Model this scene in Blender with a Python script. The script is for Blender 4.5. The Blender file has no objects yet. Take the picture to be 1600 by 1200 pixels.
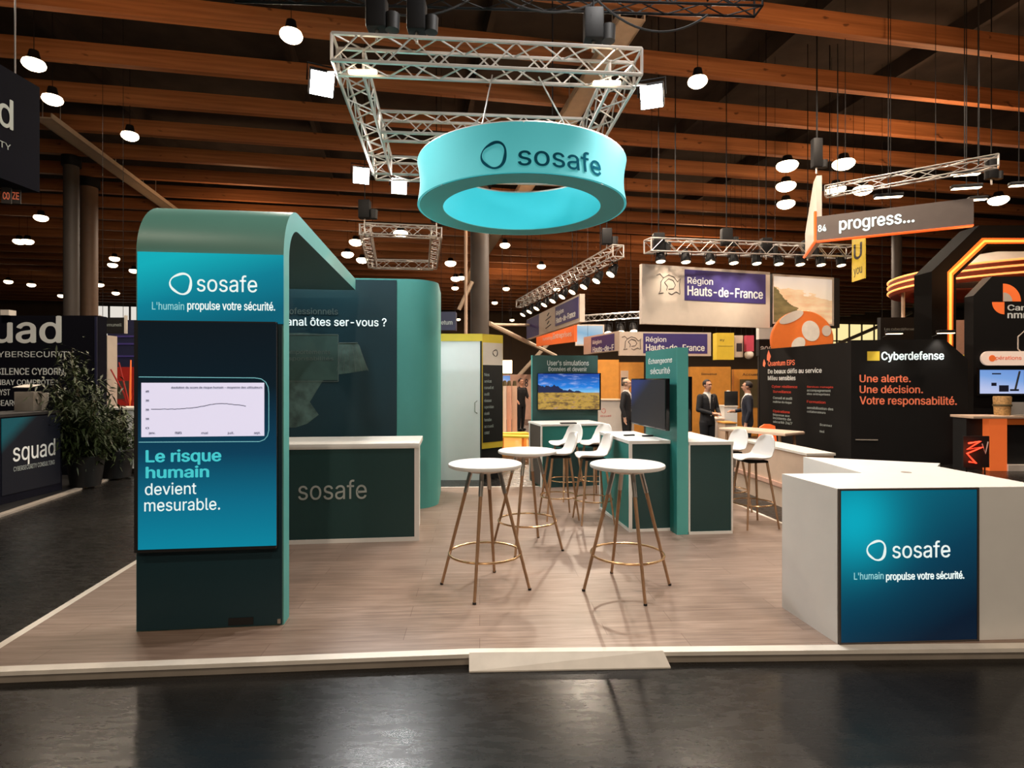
import bpy, bmesh, math, random
from mathutils import Vector as V, Matrix
random.seed(7)
SC = bpy.context.scene
COL = SC.collection
PI = math.pi
R = math.radians

# ------------------------------------------------------------------ camera
FPX, CX, CY, ZC, PZ = 900.0, 800.0, 594.0, 1.77, 0.07      # focal length in px of the 1600x1200 frame, eye height, stand floor height
cam = bpy.data.cameras.new('camera')
cam.sensor_width = 36.0
cam.lens = 36.0 * FPX / 1600.0
cam.shift_y = -(600 - CY) / 1600.0
cam.clip_end = 300
cam_o = bpy.data.objects.new('camera', cam)
COL.objects.link(cam_o)
cam_o.location = (0, 0, ZC)
cam_o.rotation_euler = (PI / 2, 0, 0)
SC.camera = cam_o

# ------------------------------------------------------------------ view, world, lights
SC.view_settings.view_transform = 'Standard'
SC.view_settings.look = 'None'
SC.view_settings.gamma = 1.0
SC.view_settings.use_curve_mapping = False
SC.view_settings.exposure = 0.0
W = bpy.data.worlds.new('world')
SC.world = W
W.use_nodes = True
W.node_tree.nodes['Background'].inputs[0].default_value = (1.0, 0.88, 0.78, 1)
W.node_tree.nodes['Background'].inputs[1].default_value = 0.07

def light(name, kind, loc, power, col, aim=None, size=0.3, spot=120, blend=0.6, parent=None):
    l = bpy.data.lights.new(name, kind)
    l.energy = power
    l.color = col
    if kind == 'AREA':
        l.shape = 'DISK'
        l.size = size
    else:
        l.shadow_soft_size = size
    if kind == 'SPOT':
        l.spot_size = R(spot)
        l.spot_blend = blend
    o = bpy.data.objects.new(name, l)
    COL.objects.link(o)
    o.location = loc
    if aim is not None:
        o.rotation_euler = (V(aim) - V(loc)).to_track_quat('-Z', 'Y').to_euler()
    return o

WARM = (1.0, 0.82, 0.64)
WHITE = (1.0, 0.985, 0.975)
# hall lamps (those seen get housings further down), plus bare ones added to brighten signs and walls
for i, (x, y, p) in enumerate([(-3.98, 10.4, 700), (-9.4, 11.35, 350), (-10.2, 12.8, 350), (3.9, 12.0, 900), (6.4, 10.6, 300), (-8.3, 8.4, 330), (1.6, 14.0, 700), (10.5, 9.6, 380), (2.5, 20.0, 1100), (-9.7, 14.7, 350),
                               (8.0, 16.7, 800), (10.2, 17.0, 600), (-4.7, 24.4, 900), (6.0, 26.0, 1000), (-12.0, 24.0, 700),
                               (14.0, 26.0, 800), (0.5, 36.0, 1200), (12.0, 40.0, 1200), (-12.0, 40.0, 1000),
                               (-22.0, 46.0, 1500), (20.0, 50.0, 1500), (34.0, 46.0, 1500), (-5.0, -1.0, 260), (4.0, 0.0, 420), (0.0, -6.0, 800)]):
    light('bay_and_fill_light', 'AREA', (x, y, 7.9), p * 0.62, WARM, (x, y, 0), 0.34)
light('bay_and_fill_light', 'AREA', (1.6, 5.2, 7.9), 220, (1.0, 0.96, 0.92), (0.6, 7.5, 0), 0.34)  # unseen lamp added to brighten the white booth and the stand
# uplight added as unseen fill to brighten the beams, not from any fitting
for x, y, p in [(6.5, 8.0, 520), (-7.0, 9.0, 200), (11.0, 15.0, 420), (0.0, 18.0, 300), (-10.0, 22.0, 240), (9.0, 28.0, 420), (0.0, 36.0, 420), (1.5, 3.0, 160)]:
    light('beam_fill_light', 'SPOT', (x, y, 6.9), p * 0.8, (1.0, 0.58, 0.30), (x, y + 0.6, 9.0), 0.5, 174, 0.3)
# white floodlights on the stand's own truss
FLOODS = [((-2.16, 6.55, 5.14), (-0.9, 6.6, 0.0), 620), ((1.66, 6.85, 5.14), (0.9, 6.4, 0.0), 680),
          ((-2.5, 9.55, 5.16), (-0.9, 9.0, 0.0), 560), ((-1.95, 9.95, 5.12), (0.2, 9.2, 0.2), 640)]
for p, a, e in FLOODS:
    light('flood_light', 'SPOT', V(p) + (V(a) - V(p)).normalized() * 0.12, e * 0.47, WHITE, a, 0.12, 165, 0.3)

# ------------------------------------------------------------------ photo -> place
def at(px, py, D):
    return V(((px - CX) / FPX * D, D, ZC + (CY - py) / FPX * D))
def gp(px, py, z=0.0):
    D = FPX * (ZC - z) / (py - CY)
    return V(((px - CX) / FPX * D, D, z))

# ------------------------------------------------------------------ materials
def lin(c):
    return tuple(((v / 255) / 12.92 if v / 255 <= 0.04045 else ((v / 255 + 0.055) / 1.055) ** 2.4) for v in c)
class NT:
    def __init__(s, name):
        s.m = bpy.data.materials.new(name)
        s.m.use_nodes = True
        s.t = s.m.node_tree
        s.b = s.t.nodes['Principled BSDF']
    def n(s, t, **kw):
        o = s.t.nodes.new('ShaderNode' + t)
        for k, v in kw.items():
            setattr(o, k, v)
        return o
    def l(s, a, b):
        s.t.links.new(a, b)
    def coord(s, which='Object', scale=(1, 1, 1)):
        c = s.n('TexCoord')
        mp = s.n('Mapping')
        mp.inputs['Scale'].default_value = scale
        s.l(c.outputs[which], mp.inputs['Vector'])
        return mp.outputs[0]
    def noise(s, vec, scale, detail=3, rough=0.5):
        o = s.n('TexNoise')
        o.inputs['Scale'].default_value = scale
        o.inputs['Detail'].default_value = detail
        o.inputs['Roughness'].default_value = rough
        s.l(vec, o.inputs['Vector'])
        return o.outputs['Fac']
    def ramp(s, fac, stops, interp='LINEAR'):
        o = s.n('ValToRGB')
        o.color_ramp.interpolation = interp
        el = o.color_ramp.elements
        while len(el) < len(stops):
            el.new(0.5)
        for e, (p, c) in zip(el, stops):
            e.position = p
            e.color = (*c, 1) if len(c) == 3 else c
        s.l(fac, o.inputs[0])
        return o.outputs[0]
    def mix(s, fac, a, b, mode='MIX'):
        o = s.n('Mix', data_type='RGBA', blend_type=mode)
        for sock, v in ((o.inputs[0], fac), (o.inputs[6], a), (o.inputs[7], b)):
            if hasattr(v, 'links'):
                s.l(v, sock)
            elif isinstance(v, (int, float)):
                sock.default_value = v
            else:
                sock.default_value = (*v, 1)
        return o.outputs[2]
    def math(s, op, a, b=0.0):
        o = s.n('Math', operation=op)
        for sock, v in zip(o.inputs, (a, b)):
            if hasattr(v, 'links'):
                s.l(v, sock)
            else:
                sock.default_value = v
        return o.outputs[0]
    def sep(s, vec):
        o = s.n('SeparateXYZ')
        s.l(vec, o.inputs[0])
        return o.outputs
def mat(name, c, rough=0.5, metal=0.0, emit=0.0, var=0.06, vscale=6.0, bump=0.0, spec=0.5, ecol=None):
    t = NT(name)
    c = lin(c)
    f = t.noise(t.coord(), vscale, 4)
    lo = tuple(v * (1 - var) for v in c)
    hi = tuple(min(1, v * (1 + var)) for v in c)
    col = t.ramp(f, [(0.3, lo), (0.7, hi)])
    t.l(col, t.b.inputs['Base Color'])
    t.b.inputs['Roughness'].default_value = rough
    t.b.inputs['Metallic'].default_value = metal
    t.b.inputs['Specular IOR Level'].default_value = spec
    if emit:
        t.b.inputs['Emission Color'].default_value = (*(lin(ecol) if ecol else c), 1)
        t.b.inputs['Emission Strength'].default_value = emit
    if bump:
        b = t.n('Bump')
        b.inputs['Strength'].default_value = bump
        b.inputs['Distance'].default_value = 0.01
        t.l(f, b.inputs['Height'])
        t.l(b.outputs[0], t.b.inputs['Normal'])
    return t.m
def screen_mat(name, stops, ang, strength=1.0, spot=None, across='x'):
    """a lit display: colours run across the panel along direction ang (0 = left to right, 90 = bottom to top)"""
    t = NT(name)
    x, y, z = t.sep(t.coord('Generated'))
    if across == 'y':
        x = y
    a = R(ang)
    f = t.math('ADD', t.math('MULTIPLY', t.math('SUBTRACT', x, 0.5), math.cos(a)), t.math('MULTIPLY', t.math('SUBTRACT', z, 0.5), math.sin(a)))
    f = t.math('ADD', f, 0.5)
    col = t.ramp(f, [(p, lin(c)) for p, c in stops])
    if spot:
        sx, sz, r, c, k = spot
        d = t.math('ADD', t.math('POWER', t.math('SUBTRACT', x, sx), 2.0), t.math('POWER', t.math('SUBTRACT', z, sz), 2.0))
        g = t.math('MULTIPLY', t.math('POWER', 2.718, t.math('MULTIPLY', d, -1.0 / (r * r))), k)
        col = t.mix(g, col, lin(c))
    t.b.inputs['Base Color'].default_value = (0.01, 0.01, 0.012, 1)
    t.b.inputs['Roughness'].default_value = 0.55
    t.b.inputs['Specular IOR Level'].default_value = 0.08
    t.l(col, t.b.inputs['Emission Color'])
    t.b.inputs['Emission Strength'].default_value = strength
    return t.m

def wood_floor():
    t = NT('oak_laminate')
    v = t.coord('Object')
    br = t.n('TexBrick')
    br.inputs['Scale'].default_value = 1.0
    br.inputs['Brick Width'].default_value = 1.35
    br.inputs['Row Height'].default_value = 0.19
    br.inputs['Mortar Size'].default_value = 0.0022
    br.inputs['Color1'].default_value = (0.0, 0.0, 0.0, 1)
    br.inputs['Color2'].default_value = (1, 1, 1, 1)
    br.inputs['Mortar'].default_value = (0.5, 0.5, 0.5, 1)
    br.offset = 0.37
    t.l(v, br.inputs['Vector'])
    g = t.noise(t.coord('Object', (1.0, 14, 1)), 2.2, 8, 0.62)
    g2 = t.noise(t.coord('Object', (0.6, 5, 1)), 1.7, 3)
    base = t.ramp(g, [(0.28, lin((104, 84, 72))), (0.5, lin((140, 118, 104))), (0.72, lin((168, 146, 131)))])
    base = t.mix(t.math('MULTIPLY', br.outputs['Color'], 0.42), base, lin((106, 86, 74)))
    base = t.mix(t.math('MULTIPLY', g2, 0.35), base, lin((172, 150, 136)))
    base = t.mix(t.math('MULTIPLY', br.outputs['Fac'], 0.6), base, lin((88, 62, 48)))
    t.l(base, t.b.inputs['Base Color'])
    t.b.inputs['Roughness'].default_value = 0.38
    t.b.inputs['Specular IOR Level'].default_value = 0.35
    return t.m
def hall_floor():
    t = NT('dark_sealed_floor')
    a = t.noise(t.coord('Object'), 0.7, 5, 0.6)
    b = t.noise(t.coord('Object', (1, 3.5, 1)), 5.0, 6, 0.7)
    c = t.noise(t.coord('Object', (1.0, 1.0, 1)), 26.0, 6, 0.75)
    col = t.ramp(a, [(0.3, lin((20, 19, 18))), (0.7, lin((36, 34, 32)))])
    col = t.mix(t.ramp(c, [(0.66, (0, 0, 0)), (0.74, (0.30, 0.30, 0.30))]), col, lin((96, 92, 88)))
    t.l(col, t.b.inputs['Base Color'])
    rr = t.ramp(b, [(0.25, (0.20, 0.20, 0.20)), (0.8, (0.36, 0.36, 0.36))])
    t.l(rr, t.b.inputs['Roughness'])
    bp = t.n('Bump')
    bp.inputs['Strength'].default_value = 0.05
    bp.inputs['Distance'].default_value = 0.02
    t.l(b, bp.inputs['Height'])
    t.l(bp.outputs[0], t.b.inputs['Normal'])
    t.b.inputs['Specular IOR Level'].default_value = 0.2
    return t.m
def glulam():
    t = NT('glulam_timber')
    g = t.noise(t.coord('Object', (0.25, 9, 9)), 1.6, 7, 0.6)
    k = t.noise(t.coord('Object', (1.2, 2.5, 2.5)), 2.6, 2, 0.4)
    col = t.ramp(g, [(0.25, lin((128, 78, 44))), (0.55, lin((170, 108, 64))), (0.8, lin((196, 132, 82)))])
    col = t.mix(t.ramp(k, [(0.70, (0, 0, 0)), (0.76, (0.75, 0.75, 0.75))]), col, lin((66, 34, 18)))
    t.l(col, t.b.inputs['Base Color'])
    t.b.inputs['Roughness'].default_value = 0.6
    return t.m
def landscape():
    t = NT('landscape_picture')
    v = t.coord('Generated')
    x, y, z = t.sep(v)
    cl = t.noise(t.coord('Generated', (2.2, 1, 6)), 2.0, 6, 0.6)
    sky = t.ramp(z, [(0.50, lin((120, 190, 235))), (0.62, lin((30, 130, 225))), (1.0, lin((12, 60, 150)))])
    sky = t.mix(t.ramp(cl, [(0.52, (0, 0, 0)), (0.75, (0.8, 0.8, 0.8))]), sky, lin((190, 200, 240)))
    gr = t.noise(t.coord('Generated', (3, 1, 4.5)), 1.9, 7, 0.68)
    land = t.ramp(gr, [(0.32, lin((52, 50, 40))), (0.43, lin((128, 98, 56))), (0.53, lin((196, 158, 66))), (0.62, lin((168, 128, 84))), (0.74, lin((186, 172, 190)))])
    mt = t.noise(t.coord('Generated', (5.5, 0, 0)), 1.0, 5, 0.6)
    ridge = t.math('ADD', 0.34, t.math('MULTIPLY', t.math('MULTIPLY', mt, t.math('SUBTRACT', 1.0, t.math('MULTIPLY', x, 0.85))), 0.72))
    ism = t.math('LESS_THAN', z, ridge)
    isl = t.math('LESS_THAN', z, 0.47)
    col = t.mix(ism, sky, lin((26, 34, 70)))
    col = t.mix(isl, col, land)
    t.l(col, t.b.inputs['Emission Color'])
    t.b.inputs['Emission Strength'].default_value = 1.0
    t.b.inputs['Base Color'].default_value = (0.01, 0.01, 0.01, 1)
    t.b.inputs['Roughness'].default_value = 0.3
    return t.m
def dune():
    t = NT('dune_picture')
    x, y, z = t.sep(t.coord('Generated'))
    n = t.noise(t.coord('Generated', (2, 1, 5)), 1.6, 5)
    sand = t.ramp(n, [(0.3, lin((196, 160, 118))), (0.7, lin((226, 196, 158)))])
    sky = t.ramp(z, [(0.5, lin((226, 206, 180))), (1.0, lin((200, 190, 180)))])
    gr = t.ramp(n, [(0.3, lin((70, 66, 40))), (0.7, lin((128, 112, 72)))])
    nz = t.math('MULTIPLY', t.math('SUBTRACT', n, 0.5), 0.5)
    up = t.math('ADD', nz, t.math('SUBTRACT', 0.80, t.math('MULTIPLY', x, 0.28)))
    col = t.mix(t.math('LESS_THAN', z, up), sky, sand)
    col = t.mix(t.math('LESS_THAN', z, t.math('ADD', nz, t.math('SUBTRACT', 0.80, t.math('MULTIPLY', x, 1.35)))), col, gr)
    t.l(col, t.b.inputs['Base Color'])
    t.l(col, t.b.inputs['Emission Color'])
    t.b.inputs['Emission Strength'].default_value = 0.7
    return t.m

M = {}
M['hall_floor'] = hall_floor()
M['laminate'] = wood_floor()
M['glulam'] = glulam()
M['deck'] = mat('dark_roof_deck', (44, 36, 32), 0.9, var=0.4, vscale=1.5)
M['white'] = mat('white_laminate', (232, 230, 225), 0.42, var=0.02)
M['whitetrim'] = mat('white_edge_trim', (228, 220, 208), 0.5, var=0.06, vscale=9)
M['greytrim'] = mat('grey_riser', (150, 140, 128), 0.6, var=0.1)
M['mint'] = mat('mint_green_laminate', (84, 172, 168), 0.5, var=0.02)
M['teal'] = mat('teal_laminate', (40, 128, 122), 0.5, var=0.02)
M['green'] = mat('bottle_green_laminate', (52, 88, 84), 0.5, var=0.02)
M['archgreen'] = mat('arch_green_laminate', (98, 152, 142), 0.4, var=0.02)
M['dark'] = mat('dark_green_panel', (26, 62, 62), 0.5, var=0.03)
M['darkbase'] = mat('dark_base_panel', (16, 50, 58), 0.5, var=0.03)
M['graphic'] = mat('dark_teal_wall_print', (18, 58, 70), 0.5, var=0.10, vscale=1.2)
M['black'] = mat('matt_black', (22, 21, 21), 0.6, var=0.1)
M['blackgloss'] = mat('black_glass', (10, 11, 13), 0.12, var=0.05)
M['metalblack'] = mat('black_powder_coated_metal', (17, 16, 17), 0.6, spec=0.25)
M['alu'] = mat('truss_aluminium', (206, 200, 194), 0.38, metal=0.55, var=0.05)
M['chrome'] = mat('brushed_metal', (190, 182, 172), 0.3, metal=0.9)
M['brass'] = mat('brass_ring', (206, 168, 124), 0.25, metal=0.9)
M['legwood'] = mat('oak_leg', (158, 122, 90), 0.5, var=0.12, vscale=18)
M['shell'] = mat('white_plastic_shell', (234, 230, 226), 0.35, var=0.01)
M['lamp'] = mat('lamp_glow_warm', (255, 226, 186), 0.4, emit=14, var=0)
M['lampfar'] = mat('lamp_glow_far', (255, 222, 180), 0.4, emit=7, var=0)
M['flood'] = mat('flood_glow_white', (255, 250, 244), 0.4, emit=22, var=0)
M['textwhite'] = mat('white_lettering', (235, 238, 236), 0.5, var=0)
M['textlit'] = mat('lit_white_lettering', (225, 240, 240), 0.5, emit=0.75, var=0)
M['textcyan'] = mat('lit_cyan_lettering', (64, 190, 198), 0.5, emit=0.8, var=0)
M['textfaint'] = mat('lit_pale_teal_lettering', (150, 214, 222), 0.5, emit=0.6, var=0)
M['textgrey'] = mat('grey_lettering', (164, 172, 168), 0.5, var=0)
M['textdim'] = mat('dim_grey_lettering', (104, 122, 120), 0.5, var=0)
M['textdark'] = mat('dark_teal_lettering', (14, 62, 76), 1.0, var=0, spec=0.0)
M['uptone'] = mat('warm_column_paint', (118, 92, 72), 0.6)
M['textnight'] = mat('dark_lettering', (50, 44, 50), 0.5, var=0)
M['textorange'] = mat('orange_lettering', (232, 120, 84), 0.5, emit=0.25, var=0)
M['textred'] = mat('red_lettering', (190, 60, 44), 0.5, emit=0.1, var=0)
M['orange'] = mat('orange_panel', (232, 118, 44), 0.5, var=0.04)
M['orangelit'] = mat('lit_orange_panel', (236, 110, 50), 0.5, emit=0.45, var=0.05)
M['neon'] = mat('orange_neon', (240, 88, 30), 0.4, emit=1.3, var=0)
M['neoncore'] = mat('neon_core', (255, 150, 62), 0.4, emit=1.9, var=0)
M['redneon'] = mat('red_neon', (255, 66, 40), 0.4, emit=2.2, var=0)
M['purple'] = mat('violet_panel', (66, 56, 124), 0.5, var=0.04)
M['cream'] = mat('cream_panel', (212, 198, 184), 0.5, var=0.03)
M['creamlit'] = mat('lit_cream_panel', (236, 208, 188), 0.5, emit=0.5, var=0.02)
M['rimdark'] = mat('rust_canopy_rim', (132, 52, 26), 0.5)
M['amber'] = mat('amber_light_strip', (255, 168, 92), 0.4, emit=1.3, var=0)
M['yellow'] = mat('yellow_panel', (226, 196, 62), 0.5, var=0.04)
M['ochre'] = mat('ochre_wood_wall', (222, 150, 62), 0.55, var=0.08)
M['bark'] = mat('grey_column_paint', (74, 66, 60), 0.6, var=0.08, vscale=2)
M['leaf'] = mat('dark_green_leaf', (44, 56, 24), 0.5, var=0.35, vscale=3)
M['stem'] = mat('plant_stem', (86, 74, 44), 0.7)
M['beige'] = mat('beige_laminate', (206, 178, 154), 0.55, var=0.04)
M['pinkwall'] = mat('pale_pink_wall', (208, 164, 142), 0.6, var=0.06)
M['red'] = mat('red_panel', (176, 40, 32), 0.5, var=0.08)
M['pinkred'] = mat('pink_banner', (196, 70, 92), 0.5)
M['navy'] = mat('navy_banner', (34, 36, 66), 0.5)
M['greywall'] = mat('hall_wall_paint', (108, 88, 70), 0.8, var=0.15, vscale=0.4)
M['tray'] = mat('pale_cable_tray', (206, 184, 160), 0.6)
M['pot'] = mat('dark_planter', (13, 13, 14), 0.5)
M['skin'] = mat('skin', (206, 150, 120), 0.5, var=0.05)
M['skinlt'] = mat('pale_skin', (218, 168, 140), 0.5, var=0.05)
M['hair'] = mat('dark_hair', (38, 28, 24), 0.6, var=0.2, vscale=40)
M['hairgrey'] = mat('grey_hair', (120, 104, 92), 0.6, var=0.2, vscale=40)
M['suit'] = mat('black_suit_cloth', (30, 28, 30), 0.8, var=0.15, vscale=20)
M['suitb'] = mat('navy_suit_cloth', (30, 32, 44), 0.8, var=0.15, vscale=20)
M['trouser'] = mat('dark_trouser_cloth', (26, 25, 28), 0.85, var=0.15, vscale=20)
M['shirt'] = mat('white_shirt_cloth', (222, 214, 206), 0.8)
M['shoe'] = mat('black_leather', (20, 18, 18), 0.35)
M['window'] = mat('bright_glazing', (250, 226, 160), 0.3, emit=1.1, var=0.3, vscale=0.5)
M['windowcool'] = mat('pale_glazing', (236, 230, 220), 0.3, emit=0.9, var=0.3, vscale=0.5)
M['eye'] = mat('dark_eye', (24, 18, 16), 0.2)
M['lip'] = mat('lips', (150, 86, 76), 0.5)
M['paper'] = mat('chart_paper_white', (214, 210, 232), 0.5, emit=0.80, var=0.01, ecol=(212, 210, 234))
M['chartline'] = mat('chart_ink', (70, 70, 92), 0.5, emit=0.03, var=0)
M['cyanline'] = mat('lit_outline', (120, 190, 200), 0.5, emit=0.5, var=0)
M['ringout'] = mat('turquoise_glow_fabric', (44, 108, 112), 0.9, emit=0.46, var=0.02, ecol=(92, 206, 208))  # glow put into the outer fabric in place of lamps inside the ring
M['ringin'] = mat('bright_turquoise_fabric', (30, 110, 120), 0.9, emit=0.66, var=0.03, ecol=(50, 208, 220))  # inner fabric glows by itself instead of being lit
M['ringunder'] = mat('muted_teal_fabric', (70, 134, 132), 0.8, var=0.02, emit=0.16)  # faint glow put into the underside to lift it
M['landscape'] = landscape()
M['dune'] = dune()
M['header'] = screen_mat('teal_lit_header', [(0.0, (0, 96, 118)), (0.5, (0, 128, 150)), (1.0, (10, 176, 188))], 120, 0.95)
M['totem'] = screen_mat('navy_to_teal_display', [(0.0, (0, 132, 158)), (0.20, (2, 108, 136)), (0.42, (2, 62, 88)), (0.72, (1, 24, 34)), (1.0, (1, 18, 26))], 90, 0.95)
M['ledfront'] = screen_mat('teal_lit_panel', [(0.0, (0, 24, 44)), (0.45, (0, 60, 84)), (1.0, (0, 100, 122))], 118, 0.95, (0.10, 0.80, 0.30, (0, 172, 194), 0.95))
M['tvdark'] = screen_mat('dim_reflective_screen', [(0.0, (52, 47, 44)), (0.72, (46, 45, 48)), (1.0, (48, 62, 116))], 45, 0.8, None, 'y')
M['tvblue'] = screen_mat('pale_blue_display', [(0.0, (196, 206, 244)), (0.5, (128, 170, 232)), (1.0, (110, 150, 220))], 60, 0.9)
M['skyscreen'] = screen_mat('sky_display', [(0.0, (226, 232, 236)), (0.5, (150, 196, 226)), (1.0, (208, 226, 236))], 70, 0.8)
M['blackprint'] = mat('charcoal_stand_wall', (26, 24, 23), 0.7, var=0.05, spec=0.15)
M['boothwhite'] = mat('glossy_white_booth', (246, 246, 246), 0.4, var=0.01)
M['frameblack'] = mat('dark_arch_paint', (15, 13, 12), 0.8, spec=0.06)
M['squadwall'] = mat('black_blue_stand_wall', (16, 16, 25), 0.9, var=0.12, vscale=1, spec=0.1)

# ------------------------------------------------------------------ object helpers
def link(name, data, parent=None):
    o = bpy.data.objects.new(name, data)
    COL.objects.link(o)
    if parent is not None:
        o.parent = parent
    return o
def tag(o, label, cat, group=None):
    o['label'] = label
    o['category'] = cat
    if group:
        o['group'] = group
    return o
def thing(name, label, cat, loc=(0, 0, 0), rz=0.0, group=None):
    o = link(name, None)
    o.empty_display_size = 0.1
    o.location = loc
    o.rotation_euler = (0, 0, rz)
    return tag(o, label, cat, group)
def struct(o):
    o['kind'] = 'structure'
    return o

class MB:
    def __init__(s):
        s.bm = bmesh.new()
        s.mi = 0
    def _f(s, vs, smooth=False):
        try:
            f = s.bm.faces.new(vs)
        except ValueError:
            return None
        f.material_index = s.mi
        f.smooth = smooth
        return f
    def box(s, x0, x1, y0, y1, z0, z1, bev=0.0, seg=2):
        v = [s.bm.verts.new((x, y, z)) for z in (z0, z1) for y in (y0, y1) for x in (x0, x1)]
        fs = [s._f([v[i] for i in q]) for q in ((0, 2, 3, 1), (4, 5, 7, 6), (0, 1, 5, 4), (2, 6, 7, 3), (0, 4, 6, 2), (1, 3, 7, 5))]
        if bev:
            es = list({e for f in fs for e in f.edges})
            bmesh.ops.bevel(s.bm, geom=es, offset=bev, segments=seg, affect='EDGES', profile=0.5)
        return s
    def prism(s, poly, z0, z1, plane='xy'):
        """poly (2-D outline) extruded from z0 to z1; plane xz extrudes along y, yz along x"""
        def p(a, b, c):
            return (a, b, c) if plane == 'xy' else ((a, c, b) if plane == 'xz' else (c, a, b))
        lo = [s.bm.verts.new(p(a, b, z0)) for a, b in poly]
        hi = [s.bm.verts.new(p(a, b, z1)) for a, b in poly]
        n = len(poly)
        s._f(lo[::-1])
        s._f(hi)
        for i in range(n):
            j = (i + 1) % n
            s._f([lo[i], lo[j], hi[j], hi[i]])
        return s
    def band(s, outer, inner, y0, y1, closed=True):
        """outline with a hole (outer and inner same count, xz plane) extruded along y"""
        n = len(outer)
        g = [[s.bm.verts.new((a, y, b)) for a, b in pl] for y in (y0, y1) for pl in (outer, inner)]
        m = n if closed else n - 1
        for i in range(m):
            j = (i + 1) % n
            s._f([g[0][i], g[0][j], g[1][j], g[1][i]])
            s._f([g[2][j], g[2][i], g[3][i], g[3][j]])
            s._f([g[0][j], g[0][i], g[2][i], g[2][j]])
            s._f([g[1][i], g[1][j], g[3][j], g[3][i]])
        if not closed:
            for i in (0, n - 1):
                s._f([g[0][i], g[1][i], g[3][i], g[2][i]])
        return s
    def tube(s, pts, r, n=8, r1=None, closed=False):
        pts = [V(p) for p in pts]
        k = len(pts)
        rings = []
        up = None
        for i, p in enumerate(pts):
            if closed:
                d = pts[(i + 1) % k] - pts[i - 1]
            else:
                d = pts[min(i + 1, k - 1)] - pts[max(i - 1, 0)]
            d.normalize()
            if up is None:
                up = d.orthogonal().normalized()
            up = (up - d * up.dot(d))
            if up.length < 1e-5:
                up = d.orthogonal()
            up.normalize()
            w = d.cross(up)
            rad = r if r1 is None else r + (r1 - r) * i / max(k - 1, 1)
            rings.append([s.bm.verts.new(p + (up * math.cos(2 * PI * j / n) + w * math.sin(2 * PI * j / n)) * rad) for j in range(n)])
        for i in range(k if closed else k - 1):
            a, b = rings[i], rings[(i + 1) % k]
            for j in range(n):
                s._f([a[j], a[(j + 1) % n], b[(j + 1) % n], b[j]], True)
        if not closed:
            s._f(rings[0][::-1])
            s._f(rings[-1])
        return s
    def lathe(s, prof, c=(0, 0, 0), n=32, closed=False, smooth=True, axis='z'):
        """prof [(r, z)] turned about the axis through c"""
        rows = []
        def P(r, z, a):
            q = (r * math.cos(a), r * math.sin(a), z)
            if axis == 'y':
                q = (q[0], q[2], q[1])
            return (q[0] + c[0], q[1] + c[1], q[2] + c[2])
        for r, z in prof:
            if r < 1e-6:
                rows.append([s.bm.verts.new(P(0, z, 0))])
            else:
                rows.append([s.bm.verts.new(P(r, z, 2 * PI * j / n)) for j in range(n)])
        m = len(rows)
        for i in range(m if closed else m - 1):
            a, b = rows[i], rows[(i + 1) % m]
            for j in range(n):
                q = [a[j % len(a)], a[(j + 1) % len(a)], b[(j + 1) % len(b)], b[j % len(b)]]
                u = []
                for w in q:
                    if w not in u:
                        u.append(w)
                if len(u) > 2:
                    s._f(u, smooth)
        return s
    def ball(s, c, r, n=12, rows=8):
        rx, ry, rz = r if isinstance(r, tuple) else (r, r, r)
        m0 = len(s.bm.verts)
        s.lathe([(math.sin(PI * i / rows), -math.cos(PI * i / rows)) for i in range(rows + 1)], (0, 0, 0), n)
        s.bm.verts.ensure_lookup_table()
        for v in s.bm.verts[m0:]:
            v.co = V((v.co.x * rx + c[0], v.co.y * ry + c[1], v.co.z * rz + c[2]))
        return s
    def build(s, name, m, parent=None, loc=None, sharp=40):
        me = bpy.data.meshes.new(name)
        bmesh.ops.recalc_face_normals(s.bm, faces=s.bm.faces)
        s.bm.to_mesh(me)
        s.bm.free()
        for x in (m if isinstance(m, (list, tuple)) else [m]):
            me.materials.append(M[x] if isinstance(x, str) else x)
        me.set_sharp_from_angle(angle=R(sharp))
        o = link(name, me, parent)
        if loc is not None:
            o.location = loc
        return o

_tcache = {}
try:                                               # the sans serif that ships inside Blender; without it the built-in face is used
    import os
    SANS = bpy.data.fonts.load(os.path.join(bpy.utils.system_resource('DATAFILES'), 'fonts', 'Inter.woff2'))
except Exception:
    SANS = None
def text_mesh(s, bold=0.0):
    key = (s, bold)
    if key not in _tcache:
        cu = bpy.data.curves.new('lettering', 'FONT')
        cu.body = s
        if SANS:
            cu.font = SANS
        cu.extrude = 0.004
        cu.resolution_u = 3
        cu.space_line = 1.0
        o = bpy.data.objects.new('lettering', cu)
        COL.objects.link(o)
        dg = bpy.context.evaluated_depsgraph_get()
        me = bpy.data.meshes.new_from_object(o.evaluated_get(dg))
        pts = [(v.co.x, v.co.y, v.co.z) for v in me.vertices]
        fcs = [tuple(p.vertices) for p in me.polygons]
        bpy.data.objects.remove(o)
        bpy.data.curves.remove(cu)
        bpy.data.meshes.remove(me)
        if bold:                                   # heavier strokes: the same outlines laid over each other a hair apart
            n0, f0, b = list(pts), list(fcs), min(bold, 0.022)
            for q, (dx, dy) in enumerate(((b, 0), (-b, 0), (0, b * 0.6), (0, -b * 0.6))):
                k = len(pts)
                pts += [(p[0] + dx, p[1] + dy, p[2] - 0.0004 * (q + 1)) for p in n0]
                fcs += [tuple(i + k for i in f) for f in f0]
        x0 = min(p[0] for p in pts)
        x1 = max(p[0] for p in pts)
        y1 = max(p[1] for p in pts)
        _tcache[key] = ([(p[0] - x0, p[1], p[2]) for p in pts], fcs, x1 - x0, y1)
    return _tcache[key]
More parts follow.
